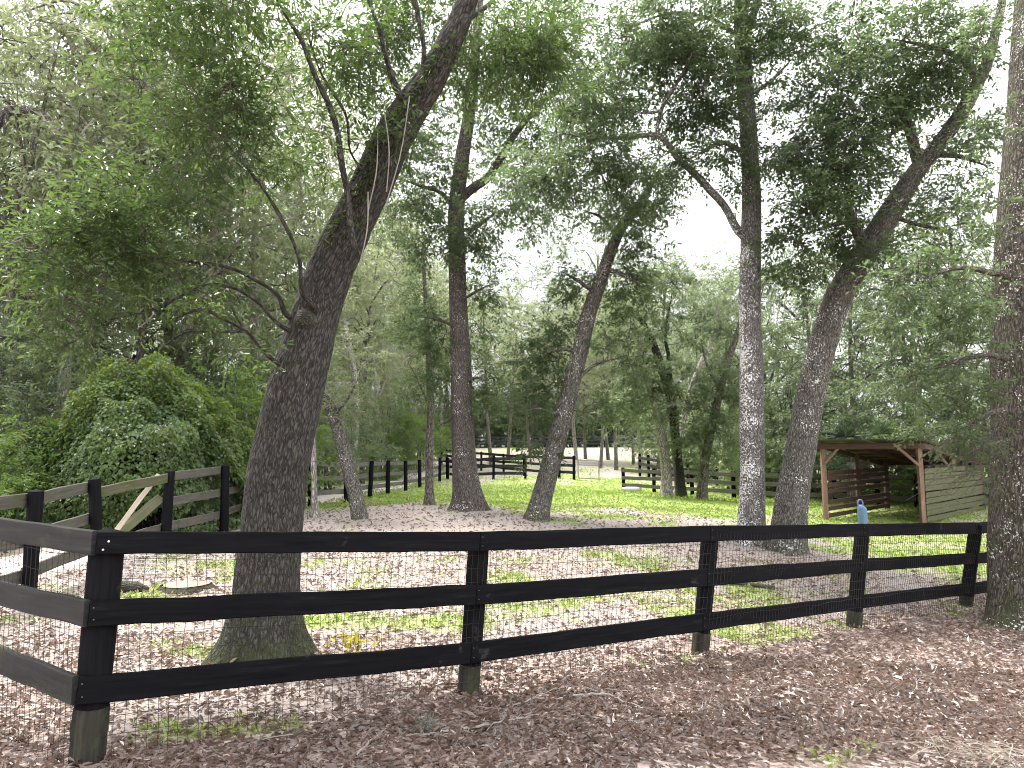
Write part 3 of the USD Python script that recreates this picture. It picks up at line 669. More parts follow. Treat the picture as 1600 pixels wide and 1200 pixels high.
# ------------------------------------------------------------------ the shelter
def shelter():
    rng = rng_next()
    FL = onground(1291, 20.0); FR = onground(1443, 19.3); BL = onground(1387, 23.6); ML = (FL + BL) / 2; ML[2] = float(G(*ML[:2]))
    BR = FR + (BL - FL) * 1.28; BR[2] = float(G(*BR[:2])); MR = (FR + BR) / 2; MR[2] = float(G(*MR[:2]))
    t = thing('field_shelter', 'open-fronted wooden field shelter with lean-to roof and slatted right wall', 'shelter', FL)
    def square(a, b, w, mat, name='post', u=(1, 0, 0)):
        a, b = np.asarray(a, float), np.asarray(b, float)
        v, f, st = board(a, b, w, w, u, rng, segs=4, warp=0.003, ch=0.006)
        return obj(name, (v, f), mat, t, attr={'straight': st})
    zf = P(1287, 690, 20.0)[2]; zr = P(1441, 697, 19.3)[2]; zf = (zf + zr) / 2; zb = P(1387, 722, 23.6)[2]
    zm = (zf + zb) / 2
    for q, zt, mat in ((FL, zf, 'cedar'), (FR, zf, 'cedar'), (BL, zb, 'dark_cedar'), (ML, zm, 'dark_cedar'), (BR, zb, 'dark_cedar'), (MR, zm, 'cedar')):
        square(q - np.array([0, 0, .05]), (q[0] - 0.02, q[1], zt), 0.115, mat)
    up = np.array([0, 0, 1.0])
    def at(q, z): return np.array([q[0], q[1], z])
    f_ax = nrm(FR - FL); f_ax[2] = 0; s_ax = nrm(BL - FL); s_ax[2] = 0
    nF = np.cross(up, f_ax); nF = nF if nF[1] < 0 else -nF
    nS = np.cross(up, s_ax); nS = nS if nS[0] < 0 else -nS
    def beam(a, b, h, w, n, mat, name):
        v, f, st = board(a, b, h, w, n, rng, segs=4, warp=0.002)
        return obj(name, (v, f), mat, t, attr={'straight': st})
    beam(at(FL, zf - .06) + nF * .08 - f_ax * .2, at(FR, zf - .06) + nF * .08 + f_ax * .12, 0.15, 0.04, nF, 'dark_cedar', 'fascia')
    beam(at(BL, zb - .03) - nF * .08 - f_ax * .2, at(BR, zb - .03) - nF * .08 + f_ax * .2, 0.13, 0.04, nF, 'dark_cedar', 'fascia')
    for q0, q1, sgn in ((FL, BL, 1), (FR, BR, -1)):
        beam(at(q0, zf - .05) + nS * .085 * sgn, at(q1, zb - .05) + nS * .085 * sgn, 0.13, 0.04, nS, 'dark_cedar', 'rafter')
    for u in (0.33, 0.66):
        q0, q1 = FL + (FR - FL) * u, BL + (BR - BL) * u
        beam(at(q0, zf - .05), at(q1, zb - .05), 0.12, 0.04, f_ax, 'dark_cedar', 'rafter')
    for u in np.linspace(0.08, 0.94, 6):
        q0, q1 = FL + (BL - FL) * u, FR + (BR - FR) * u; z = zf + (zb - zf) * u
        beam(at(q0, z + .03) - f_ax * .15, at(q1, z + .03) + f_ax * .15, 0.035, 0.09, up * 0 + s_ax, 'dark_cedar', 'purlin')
    # corrugated roof sheets
    ew, el_ = FR - FL, BL - FL
    Lw = np.linalg.norm(ew[:2]); ex = nrm(np.array([ew[0], ew[1], 0])); ey = np.array([el_[0], el_[1], zb - zf])
    nsheet = 4
    for k in range(nsheet):
        us = np.linspace(-0.28 + k * (Lw + 0.5) / nsheet, -0.28 + (k + 1) * (Lw + 0.5) / nsheet - 0.006, 60)
        vs = np.linspace(-0.09, 1.30, 8)
        U, V = np.meshgrid(us, vs, indexing='ij')
        z = 0.075 + 0.009 * np.sin(U / 0.076 * 2 * np.pi) + 0.003 * k
        top = at(FL, zf) + ex * U[..., None] + ey * V[..., None] + up * z[..., None]
        n = len(vs); i = np.arange(len(us) - 1)[:, None] * n; j = np.arange(n - 1)[None]
        a, b, c, d = i + j, i + n + j, i + n + j + 1, i + j + 1
        f = np.concatenate([np.stack([a, b, c], -1).reshape(-1, 3), np.stack([a, c, d], -1).reshape(-1, 3)])
        v2 = np.vstack([top.reshape(-1, 3), top.reshape(-1, 3) - up * 0.004])
        obj('roof_sheet', (v2, np.vstack([f, f[:, ::-1] + n * len(us)])), 'roof_metal', t, smooth=True)
    # braces
    def px_on(q, px, py): return P(px, py, q)
    beam(px_on(19.9, 1289, 724), px_on(19.8, 1318, 691), 0.07, 0.04, nF, 'cedar', 'brace')
    beam(px_on(19.4, 1396, 693), px_on(19.2, 1438, 729), 0.07, 0.04, nF, 'cedar', 'brace')
    beam(px_on(21.8, 1343, 734), px_on(22.0, 1358, 719), 0.07, 0.04, nF, 'cedar', 'brace')
    beam(px_on(20.9, 1470, 713), px_on(21.0, 1484, 732), 0.07, 0.04, nF, 'cedar', 'brace')
    # left wall: gapped reddish boards on the inside of the posts
    Lh = zf - FL[2]
    for h in (0.12, 0.30, 0.47, 0.76, 0.92, 1.10, 1.24):
        a, b = FL + up * h, BL + up * (h + 0.02)
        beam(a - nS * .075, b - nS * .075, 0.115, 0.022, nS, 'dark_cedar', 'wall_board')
    # right wall: wide overlapping greenish boards
    k = 0
    for h in np.linspace(0.09, 1.34, 9):
        a, b = FR + up * (h + rng.normal(0, .008)), BR + up * (h * 1.0 + rng.normal(0, .012))
        beam(a - nS * .078 + s_ax * .03, b - nS * .078 + s_ax * .1, 0.142, 0.022, nS + up * 0.10, 'mossy_board', 'wall_board')
    # blue canister before it
    b = onground(1349, 19.0)
    zt = P(1344, 789, 19.0)[2]; hgt = max(zt - b[2], 0.4)
    t2 = thing('blue_canister', 'blue plastic canister with a looped handle in front of the shelter', 'canister', b)
    R = 0.115
    hs = np.array([0, .02, .04, .5, .8, .9, .95, 1.0]) * hgt; rs = np.array([.85, .97, 1, 1, 1, .9, .62, .3]) * R
    path = b + np.stack([-0.02 * hs / hgt, 0 * hs, hs], -1)
    sides = 20
    v, f, _ = tube(path, rs, sides); v = v.copy()
    top = v[:, 2] > b[2] + 0.7 * hgt
    v[top, 2] += -0.45 * (v[top, 0] - b[0]) * (v[top, 2] - b[2] - .7 * hgt) / (.3 * hgt)
    v = np.vstack([v, b[None]]); f = np.vstack([f, np.stack([(np.arange(sides) + 1) % sides, np.arange(sides), np.full(sides, len(v) - 1)], -1)])
    obj('body', (v, f), 'blue_plastic', t2, smooth=40)
    th = np.linspace(-0.5, np.pi + 0.5, 16)
    c = b + np.array([-0.055, 0, hgt + 0.03])
    v, f, _ = tube(np.stack([c[0] + 0.065 * np.cos(th), c[1] + 0 * th, c[2] + 0.105 * np.sin(th)], -1), 0.018, 8); obj('handle', (v, f), 'blue_plastic', t2, smooth=True)
shelter()

# ------------------------------------------------------------------ trees
def bark_disp(amp, seed, flare=0.0, fl_h=0.35, lobes=4, detail=1.0):
    ph = np.random.default_rng(seed).uniform(0, 6, 3)
    def disp(th, s, R):
        p = np.stack([np.cos(th) * R * 17 * detail, np.sin(th) * R * 17 * detail, s * 3.6 * detail], -1)
        ridge = 1 - np.abs(2 * meshkit.fbm(p, 3, seed) - 1) * 2
        lump = meshkit.fbm(np.stack([np.cos(th) * 1.2 + ph[0], np.sin(th) * 1.2, s * 0.8], -1), 2, seed + 5) - 0.5
        d = amp * ridge * 0.6 + R * 0.16 * lump
        if flare:
            e = np.exp(-s / fl_h)
            d = d + R * flare * e * (0.55 + 0.45 * np.cos(lobes * th + ph[1]) + 0.2 * np.cos((lobes - 2) * th + ph[2]))
        return d
    return disp

def px_path(pts, n):
    """pts rows: px, py, D, diameter in px -> sampled 3-D path and radii."""
    p3 = np.array([P(a, b, d) for a, b, d, w in pts]); r = np.array([w / FPX * d / 2 for a, b, d, w in pts])
    q = spline(np.hstack([p3, r[:, None]]), n)
    return q[:, :3], np.maximum(q[:, 3] * 0.94, 0.003)

def clump_centers(blobs, rng, gap_seed, gap=0.42, gscale=1.4):
    cs = []
    for (px, py, D, rx, ry, rd, n) in blobs:
        c = P(px, py, D); k = D / FPX
        q = rand_dir(rng, int(n * 2.2)) * (rng.uniform(0, 1, (int(n * 2.2), 1)) ** (1 / 2.4))
        p = c + q * np.array([rx * k, rd, ry * k])
        keep = meshkit.fbm(p * gscale, 2, gap_seed) > gap
        cs.append(p[keep][:n])
    return np.concatenate(cs)

def grow(nodes, centers, rng, r0=0.016, taper=0.6, wig=0.12, droop=0.0):
    """Joins every clump to the nearest limb or twig already there. Returns paths, radii and the outward direction at each clump."""
    nodes = list(nodes); 
    N = np.array(nodes)
    tree = cKDTree(N)
    d0, _ = tree.query(centers)
    order = np.argsort(d0)
    ext = np.zeros((len(centers) * 3, 3)); ne = 0
    paths, rads, outs = [], [], np.zeros_like(centers)
    for i in order:
        c = centers[i]
        da, ia = tree.query(c)
        best, dist = N[ia], da
        if ne:
            dd = np.linalg.norm(ext[:ne] - c, axis=1); j = int(np.argmin(dd))
            if dd[j] < dist * 0.92:
                best, dist = ext[j].copy(), dd[j]
        v = c - best
        t = np.linspace(0, 1, 6)[:, None]
        w = rng.normal(0, wig, (1, 3)) * dist
        w2 = rng.normal(0, wig * .5, (1, 3)) * dist
        p = best + v * t + w * np.sin(np.pi * t) + w2 * np.sin(2 * np.pi * t) + np.array([0, 0, 1.0]) * dist * 0.12 * np.sin(np.pi * t)
        paths.append(p)
        r = r0 * min(1.6, 0.55 + dist * 0.45)
        rads.append(np.linspace(r, r * 0.35, 6))
        ext[ne:ne + 3] = p[[2, 4, 5]]; ne += 3
        outs[i] = nrm(v)
    return np.array(paths), np.array(rads), outs

TREES = 0
def tree(name, label, trunk, limbs=(), blobs=(), bark='bark_far', leaf='leaf_oak', per=60, reach=0.35, L=0.07, Wd=0.028, flare=0.35, amp=0.012, sides=28, step=0.05, group=None,
         cat='tree', gap=0.42, r0=0.016, six=False, twigs=True, twig_mat='twig', droop=0.15, limb_sides=9, extra_nodes=(), fl_h=0.35, detail=1.0, flat=0.45, twr=0.0022, sink=0.25):
    rng = rng_next()
    path, rad = px_path(trunk, max(14, int(sum(np.linalg.norm(np.diff([P(*q[:3]) for q in trunk], axis=0), axis=1)) / step)))
    base = path[0].copy()
    under = base - nrm(path[1] - path[0]) * sink
    path = np.vstack([under, path]); rad = np.concatenate([rad[:1] * 1.05, rad])
    t = thing(name, label, cat, base, group)
    v, f, st = tube(path, rad, sides, bark_disp(amp, SEED[0], flare, fl_h, detail=detail), s0=-sink)
    obj('trunk', (v, f), bark, t, smooth=True, attr={'straight': st})
    nodes = list(path[len(path) // 3::3])
    for l in limbs:
        lp_, lr = px_path(l, max(8, int(sum(np.linalg.norm(np.diff([P(*q[:3]) for q in l], axis=0), axis=1)) / (step * 2))))
        lr = lr * np.interp(np.linspace(0, 1, len(lr)), [0, .7, 1], [1, 1, .35])
        lp_ = lp_ + (meshkit.noise(lp_ * 3.0, 8)[:, None] - 0.5) * lr[:, None] * 1.0
        v, f, st = tube(lp_, lr, limb_sides, bark_disp(amp * 0.4, SEED[0] + 3, detail=detail))
        obj('limb', (v, f), bark, t, smooth=True, attr={'straight': st + 3.0})
        nodes += list(lp_[2::2])
    if len(blobs):
        cs = clump_centers(blobs, rng, SEED[0], gap)
        pts, rd, outs = grow(nodes, cs, rng, r0)
        lv, tw = spray(cs, outs, rng, per, reach, L, Wd, six=six, droop=droop, flat=flat)
        obj('crown', lv, leaf, t, kind='stuff')
        if twigs:
            m1 = tubes(pts, rd, 4); m2 = tubes(tw, np.array([[1, .8, .6, .4]]) * twr, 3)
            obj('branchwork', cat_meshes([m1, m2]), twig_mat, t, kind='stuff')
    return t, path, rad

# big dark leaning trunk on the left
D1 = 6.7
t1_trunk = [(412, 1034, D1, 104), (414, 990, D1, 96), (417, 930, D1, 92), (424, 840, D1, 92), (434, 740, D1, 92), (450, 660, D1, 89), (466, 590, D1, 84), (482, 530, D1, 80), (500, 470, D1, 74), (522, 410, 6.65, 72),
            (555, 340, 6.6, 68), (585, 280, 6.55, 66), (612, 220, 6.5, 62), (642, 170, 6.45, 56), (672, 125, 6.4, 48), (700, 70, 6.35, 40), (725, 15, 6.3, 34), (745, -50, 6.2, 28), (760, -140, 6.1, 20)]
t1_limbs = [
    [(462, 500, 6.6, 10), (445, 490, 6.5, 8), (432, 460, 6.4, 7), (398, 437, 6.3, 6), (354, 417, 6.2, 5), (287, 407, 6.1, 6), (222, 403, 6.0, 5), (140, 410, 5.8, 3)],
    [(462, 520, 6.6, 9), (448, 515, 6.5, 7), (425, 498, 6.4, 6), (398, 470, 6.3, 5), (364, 450, 6.2, 5), (317, 447, 6.1, 5), (246, 481, 5.9, 4), (170, 500, 5.7, 3)],
    [(448, 572, 6.6, 9), (430, 565, 6.5, 7), (405, 541, 6.4, 6), (385, 518, 6.3, 5), (354, 501, 6.2, 4.5), (314, 484, 6.1, 5), (270, 500, 6.0, 3)],
    [(385, 518, 6.3, 5), (340, 518, 6.2, 4), (290, 520, 6.1, 3.5), (255, 540, 6.0, 2.5)],
    [(562, 400, 6.4, 10), (555, 385, 6.25, 10), (545, 320, 6.2, 10), (536, 270, 6.1, 9), (526, 202, 6.1, 9), (500, 135, 6.0, 8), (472, 67, 6.0, 7), (439, 10, 5.9, 6), (410, -60, 5.8, 5)],
    [(492, 480, 6.5, 9), (472, 455, 6.3, 8), (466, 400, 6.2, 6), (440, 340, 6.1, 5), (400, 280, 6.0, 4), (350, 220, 5.9, 4)],
    [(585, 290, 6.4, 5), (548, 240, 6.3, 4), (540, 180, 6.2, 4), (500, 110, 6.1, 3), (470, 20, 6.1, 2)],
    [(640, 180, 6.4, 16), (610, 110, 6.2, 9), (590, 40, 6.0, 6), (560, -40, 5.9, 3)],
    [(715, 40, 6.35, 10), (765, 5, 6.7, 7), (800, -40, 6.9, 5), (850, -80, 7.0, 3)],
    [(655, 150, 6.4, 10), (662, 80, 6.3, 8), (650, 0, 6.2, 7), (640, -60, 6.2, 5)]]
t1_blobs = [(320, 60, 6.0, 130, 80, .9, 70), (430, 40, 5.9, 120, 80, .9, 55), (290, 150, 5.9, 110, 70, .8, 55), (400, 150, 6.1, 90, 70, .8, 42), (340, 230, 6.0, 90, 60, .8, 30), (430, 235, 6.2, 60, 60, .7, 12),
            (550, 60, 6.4, 90, 90, .8, 36), (580, 130, 6.9, 55, 60, .4, 14), (520, 210, 6.2, 60, 70, .6, 12), (240, 300, 5.9, 100, 45, .7, 34), (170, 360, 5.7, 110, 50, .7, 46), (100, 410, 5.5, 80, 50, .6, 34),
            (240, 380, 5.9, 100, 50, .7, 34), (160, 480, 5.6, 90, 40, .6, 24), (110, 530, 5.5, 50, 30, .5, 8), (300, 450, 6.0, 70, 45, .6, 14), (370, 350, 6.1, 70, 50, .6, 12), (340, 540, 6.1, 70, 40, .5, 4),
            (670, 40, 7.2, 100, 80, .5, 56), (800, 55, 6.9, 95, 75, .6, 56), (765, 120, 7.0, 75, 45, .5, 40), (855, 95, 6.9, 70, 60, .6, 26), (625, 80, 7.1, 50, 60, .4, 14), (700, -60, 7.0, 220, 60, 1.0, 40), (350, -70, 5.9, 180, 60, .9, 36), (620, 190, 6.2, 40, 40, .3, 8)]
t1, t1_path, t1_rad = tree('leaning_oak', 'large dark leaning oak close behind the fence corner, ferns on its trunk', t1_trunk, t1_limbs, t1_blobs, 'bark_dark', 'leaf_near', per=46, reach=0.36, L=0.068, Wd=0.02, flare=0.75, amp=0.024,
     sides=120, step=0.018, six=True, r0=0.009, fl_h=0.30, twr=0.0017)
def t1_details():
    rng = rng_next()
    # the sawn limb scar
    c = P(476, 500, 6.49)
    v, f, st = tube(np.array([c + [0.06, .14, -.04], c + [0.0, 0.02, 0.01], c + [-0.012, -0.03, 0.02], c + [-.015, -.04, .022]]), [0.12, 0.09, 0.07, 0.04], 18, bark_disp(0.02, 77))
    obj('sawn_knot', (v, f), 'bark_dark', t1, smooth=True, attr={'straight': st})
    # small ferns along the upper trunk
    k = np.where((t1_path[:, 2] > 3.6) & (t1_path[:, 2] < 5.4))[0]
    n = 900; i = rng.choice(k, n)
    th = rng.uniform(0, 2 * np.pi, n)
    d = np.stack([np.cos(th) * 0.85, -np.abs(np.sin(th)) * 0.9, 0.45 * np.cos(th)], -1)
    p = t1_path[i] + nrm(d) * t1_rad[i][:, None] * 0.98
    obj('fern_growth', leaf_mesh(p, nrm(d + rand_dir(rng, n) * .8 + [0, 0, -.5]), rand_dir(rng, n) + nrm(d), rng.uniform(.05, .14, n), rng.uniform(.012, .022, n), rng), 'leaf_near', t1, kind='stuff')
    # hanging vine stems against the trunk
    vp = []
    for x0, y0, x1, y1 in ((600, 170, 604, 300), (590, 200, 575, 330), (640, 150, 600, 330), (575, 300, 560, 420)):
        vp.append(spline([P(x0, y0, 6.15), P((x0 + x1) / 2 + 6, (y0 + y1) / 2, 6.1), P(x1, y1, 6.2)], 8))
    obj('vine_stem', tubes(np.array(vp), 0.005, 5), 'twig_pale', t1)
t1_details()

# brown trunk left of the middle
D2 = 18.0
tree('tall_oak', 'straight reddish-brown oak left of the paddock middle, flared foot', [(732, 801, D2, 44), (731, 780, D2, 43), (727, 740, D2, 40), (722, 650, D2, 36), (720, 560, D2, 33), (716, 480, D2, 30), (714, 400, D2, 27), (713, 330, D2, 27), (722, 250, D2, 24), (733, 180, D2, 20), (740, 110, D2, 17), (748, 20, D2, 12), (755, -60, D2, 8)],
     [[(716, 312, D2, 18), (742, 292, D2, 16), (765, 275, D2, 15), (790, 235, 17.8, 13), (812, 200, 17.6, 11), (850, 160, 17.4, 8), (905, 118, 17.2, 5)],
      [(713, 325, D2, 10), (690, 302, 17.8, 7), (660, 291, 17.5, 6), (625, 280, 17.2, 4)], [(720, 360, D2, 7), (745, 355, 17.6, 5), (775, 330, 17.2, 4)],
      [(722, 520, D2, 5), (690, 500, 17.6, 4), (655, 495, 17.2, 3)], [(724, 600, D2, 5), (745, 590, 17.6, 4), (765, 600, 17.3, 3)], [(720, 470, D2, 5), (745, 455, 17.6, 4), (765, 445, 17.3, 3)], [(722, 640, D2, 4), (700, 655, 17.8, 3), (683, 668, 17.7, 2)]],
     [(668, 505, 18.2, 42, 38, .6, 26), (690, 545, 18.3, 26, 22, .4, 7), (755, 455, 18.2, 30, 32, .5, 15), (752, 520, 18.3, 26, 24, .4, 7), (757, 603, 18.2, 28, 36, .5, 20), (694, 610, 18.3, 18, 56, .4, 10),
      (655, 270, 17.3, 55, 55, 1.0, 40), (760, 360, 17.3, 80, 55, 1.0, 34), (660, 370, 17.3, 60, 50, 1., 24), (800, 200, 17.3, 70, 60, 1., 40), (860, 140, 17.3, 70, 50, 1., 36), (740, 80, 17.5, 110, 70, 1.3, 60), (640, 160, 17.5, 60, 60, 1., 24), (820, 300, 17.3, 60, 50, 1, 20), (860, 60, 17.5, 90, 60, 1.2, 30), (900, 230, 18.5, 130, 110, 1.6, 46), (800, 330, 18.5, 110, 90, 1.4, 30), (640, 330, 18.5, 80, 100, 1.3, 30), (700, 200, 18.5, 110, 110, 1.5, 36)],
     'bark_brown', 'leaf_oak', per=84, reach=0.75, L=0.11, Wd=0.044, gap=.36, flare=0.75, amp=0.014, sides=48, step=0.05, fl_h=0.30)
# leaning slimmer trunk right of it
D3 = 16.0
tree('leaning_oak', 'slim dark oak leaning right in the middle of the paddock', [(838, 815, D3, 36), (847, 775, D3, 33), (862, 720, D3, 31), (878, 660, D3, 30), (893, 600, D3, 28), (908, 540, D3, 27), (920, 490, D3, 25), (938, 440, D3, 22), (955, 390, D3, 19), (975, 350, D3, 16), (1000, 318, D3, 13), (1022, 280, D3, 8)],
     [[(932, 460, D3, 9), (905, 440, 15.7, 6), (880, 425, 15.4, 4)], [(945, 420, D3, 9), (975, 430, 15.8, 7), (1000, 445, 15.6, 5)], [(905, 550, D3, 7), (875, 545, 15.7, 5), (845, 555, 15.5, 3)], [(893, 600, D3, 7), (930, 570, 15.8, 5), (965, 560, 15.6, 4)],
      [(880, 655, D3, 6), (850, 640, 15.7, 4), (825, 640, 15.5, 3)], [(968, 370, D3, 8), (940, 340, 15.7, 6), (915, 330, 15.5, 4)]],
     [(965, 445, 16.3, 52, 34, .6, 28), (895, 440, 16.3, 42, 30, .5, 14), (885, 520, 16.3, 45, 34, .5, 16), (845, 565, 16.2, 46, 34, .6, 20), (830, 625, 16.2, 42, 40, .6, 20), (868, 610, 16.3, 28, 36, .4, 10), (965, 560, 16.3, 46, 44, .6, 24), (995, 520, 16.3, 35, 40, .6, 12), (940, 640, 16.3, 36, 28, .5, 12), (832, 690, 16.2, 30, 22, .4, 8),
      (1010, 300, 15.8, 55, 36, .8, 26), (950, 340, 15.6, 50, 34, .7, 18), (1000, 380, 15.8, 40, 30, .6, 12)],
     'bark_grey', 'leaf_oak', per=95, reach=0.6, L=0.095, Wd=0.04, flare=0.35, amp=0.012, sides=40, step=0.05)
# leaning stub, thin stems
tree('leaning_oak', 'short leaning trunk beside the left fence, its top broken among twigs', [(563, 813, 16.5, 27), (557, 780, 16.5, 25), (547, 740, 16.5, 23), (536, 700, 16.5, 22), (527, 665, 16.5, 21), (517, 640, 16.5, 19), (507, 622, 16.4, 14), (495, 610, 16.3, 9)],
     [[(512, 632, 16.4, 8), (490, 600, 16.2, 6), (470, 560, 16, 4)], [(522, 650, 16.4, 6), (545, 620, 16.2, 4), (560, 590, 16, 3)]], [(520, 625, 16.2, 45, 34, .6, 18), (480, 580, 16.0, 50, 50, .8, 20), (560, 560, 16.2, 50, 50, .8, 20)], 'bark_grey', 'leaf_pale', per=50, reach=.4, L=0.08, Wd=0.03, amp=0.012, flare=.25, twig_mat='twig_pale')
tree('young_tree', 'slender grey trunk just left of the straight reddish oak', [(671, 789, 20, 17), (671, 760, 20, 14), (671, 700, 20, 13), (673, 640, 20, 12), (671, 580, 20, 11), (668, 520, 20, 9), (664, 450, 20, 7), (660, 390, 20, 5)],
     [[(672, 640, 20, 4), (655, 600, 19.8, 3), (640, 570, 19.7, 2)]], [(650, 580, 19.8, 34, 50, .7, 24), (690, 560, 20, 30, 50, .7, 18), (655, 470, 20, 40, 50, .8, 24), (640, 520, 20, 40, 40, .8, 16)], 'bark_far', 'leaf_oak', per=70, reach=.45, L=0.09, Wd=0.035, flare=.4, sides=20, amp=0.008, fl_h=.2)
tree('young_tree', 'thin pale stem right beside the big leaning trunk', [(492, 808, 17, 15), (491, 780, 17, 10), (490, 720, 17, 9), (490, 670, 17, 9), (496, 630, 17, 8), (500, 580, 17, 6), (510, 520, 17, 4)],
     [], [(505, 540, 17, 30, 50, .6, 14), (520, 480, 17, 40, 40, .7, 14)], 'bark_pale', 'leaf_pale', per=50, reach=.4, L=0.08, Wd=0.03, flare=.4, sides=16, amp=0.006, fl_h=.2)
# the lichened trunk
D7 = 14.5
tree('tall_oak', 'straight oak with white lichen down its trunk, right of the middle', [(1174, 854, D7, 44), (1174, 820, D7, 41), (1175, 750, D7, 38), (1175, 660, D7, 38), (1174, 580, D7, 37), (1172, 500, D7, 35), (1173, 400, D7, 33), (1174, 300, D7, 31), (1170, 220, D7, 29), (1165, 150, D7, 27), (1160, 80, D7, 25), (1157, 0, D7, 22), (1155, -80, D7, 17), (1150, -180, D7, 10)],
     [[(1166, 372, D7, 17), (1155, 360, 14.4, 15), (1140, 335, 14.3, 13), (1118, 305, 14.1, 13), (1090, 278, 14, 12), (1060, 250, 13.9, 11), (1030, 213, 13.8, 9), (979, 215, 13.6, 8), (918, 216, 13.4, 6), (870, 206, 13.2, 4)],
      [(1030, 214, 13.8, 8), (1027, 200, 13.8, 7), (1036, 165, 13.7, 7), (1055, 135, 13.6, 6), (1080, 80, 13.5, 5), (1078, 0, 13.4, 4)],
      [(1032, 174, 13.7, 5), (1000, 176, 13.6, 4), (965, 160, 13.5, 4), (938, 128, 13.4, 3), (915, 100, 13.3, 2)],
      [(1168, 240, D7, 12), (1150, 232, 14.3, 10), (1127, 223, 14.1, 8), (1100, 236, 13.9, 6), (1075, 250, 13.8, 4)],
      [(1160, 70, D7, 14), (1178, 20, 14.4, 12), (1200, -40, 14.3, 9)], [(1165, 150, D7, 9), (1200, 130, 14.2, 6), (1240, 90, 14, 4)], [(1158, 60, D7, 10), (1110, 30, 14.2, 7), (1050, 20, 13.9, 5), (990, 40, 13.6, 3)], [(1060, 135, 13.6, 4), (1085, 160, 13.5, 3), (1100, 130, 13.4, 2)]],
     [(1000, 60, 13.6, 90, 55, 1.1, 60), (950, 140, 13.5, 55, 45, .8, 30), (1100, 110, 13.7, 55, 70, .9, 44), (1050, 50, 13.6, 60, 50, .9, 30), (915, 195, 13.4, 60, 36, .8, 30), (880, 255, 13.4, 75, 50, .9, 40), (965, 255, 13.6, 60, 40, .8, 30), (990, 320, 13.8, 45, 30, .7, 14), (1128, 205, 14, 32, 44, .6, 26), (1075, 250, 13.8, 36, 30, .6, 14),
      (1180, 100, 14.2, 40, 80, .8, 36), (1205, 165, 14.2, 25, 30, .5, 8), (1240, 60, 14, 60, 45, .8, 26), (1120, 20, 14.2, 80, 50, 1.0, 44), (890, 60, 13.4, 60, 50, .9, 26), (830, 280, 13.5, 60, 50, .9, 14), (1080, -70, 14, 200, 60, 1.6, 40), (1060, 190, 13.8, 40, 30, .6, 12), (1180, 270, 14.3, 26, 50, .4, 10), (1010, 190, 14.8, 160, 130, 1.5, 46), (1080, 60, 14.8, 160, 70, 1.4, 36), (1230, 30, 14.5, 70, 50, .8, 20)],
     'bark_white', 'leaf_oak', per=84, reach=0.66, L=0.095, Wd=0.04, flare=0.35, amp=0.012, sides=48, step=0.045, gap=0.38)
# the right-hand leaning oak
D8 = 14.0
tree('leaning_oak', 'thick grey oak leaning right beside the white-lichened trunk', [(1228, 866, D8, 56), (1232, 835, D8, 52), (1238, 780, D8, 49), (1248, 720, D8, 46), (1262, 640, D8, 45), (1276, 570, D8, 44), (1294, 510, D8, 43), (1313, 460, D8, 42), (1340, 412, D8, 42), (1370, 365, D8, 39), (1400, 318, D8, 35), (1432, 268, D8, 28), (1465, 228, 13.9, 25), (1500, 180, 13.8, 23), (1525, 135, 13.7, 20), (1545, 90, 13.6, 16), (1562, 20, 13.5, 12), (1575, -60, 13.4, 8)],
     [[(1356, 400, D8, 22), (1344, 372, 13.9, 19), (1330, 337, 13.8, 17), (1322, 320, 13.8, 11), (1300, 300, 13.6, 6), (1270, 285, 13.4, 4)], [(1335, 345, 13.8, 9), (1300, 352, 13.6, 6), (1260, 365, 13.4, 4)],
      [(1436, 262, D8, 20), (1428, 230, 13.9, 18), (1416, 190, 13.8, 15), (1400, 172, 13.7, 10), (1360, 150, 13.5, 6), (1310, 140, 13.3, 4)], [(1530, 128, 13.7, 15), (1512, 100, 13.6, 12), (1484, 82, 13.5, 9), (1440, 70, 13.3, 6), (1390, 60, 13.1, 4)],
      [(1455, 240, D8, 10), (1500, 245, 13.8, 7), (1545, 260, 13.6, 4)], [(1390, 335, D8, 9), (1430, 350, 13.8, 6), (1480, 360, 13.6, 4)], [(1416, 195, 13.8, 8), (1380, 215, 13.6, 6), (1330, 225, 13.4, 4), (1280, 220, 13.2, 3)]],
     [(1250, 235, 13.4, 55, 45, .8, 36), (1310, 130, 13.4, 65, 40, .9, 36), (1390, 55, 13.3, 85, 50, 1., 52), (1390, 165, 13.5, 65, 40, .8, 34), (1330, 250, 13.5, 80, 45, .9, 50), (1280, 330, 13.5, 80, 50, .9, 56), (1245, 400, 13.6, 45, 55, .7, 26), (1500, 85, 13.5, 70, 60, .9, 44), (1330, 200, 13.4, 60, 40, .8, 26), (1450, 130, 13.5, 50, 40, .8, 22), (1330, 390, 13.6, 50, 40, .7, 20),
      (1470, 340, 13.6, 60, 60, .9, 22), (1510, 230, 13.6, 45, 40, .8, 16), (1440, 420, 13.8, 50, 40, .8, 14), (1380, 120, 14.4, 170, 120, 1.4, 50), (1330, 320, 14.5, 110, 90, 1.0, 26), (1480, 300, 14.4, 80, 120, 1.0, 26), (1440, -60, 13.3, 180, 60, 1.4, 34)],
     'bark_grey', 'leaf_oak', per=84, reach=0.64, L=0.095, Wd=0.042, flare=0.5, amp=0.02, sides=60, step=0.04, gap=0.38)
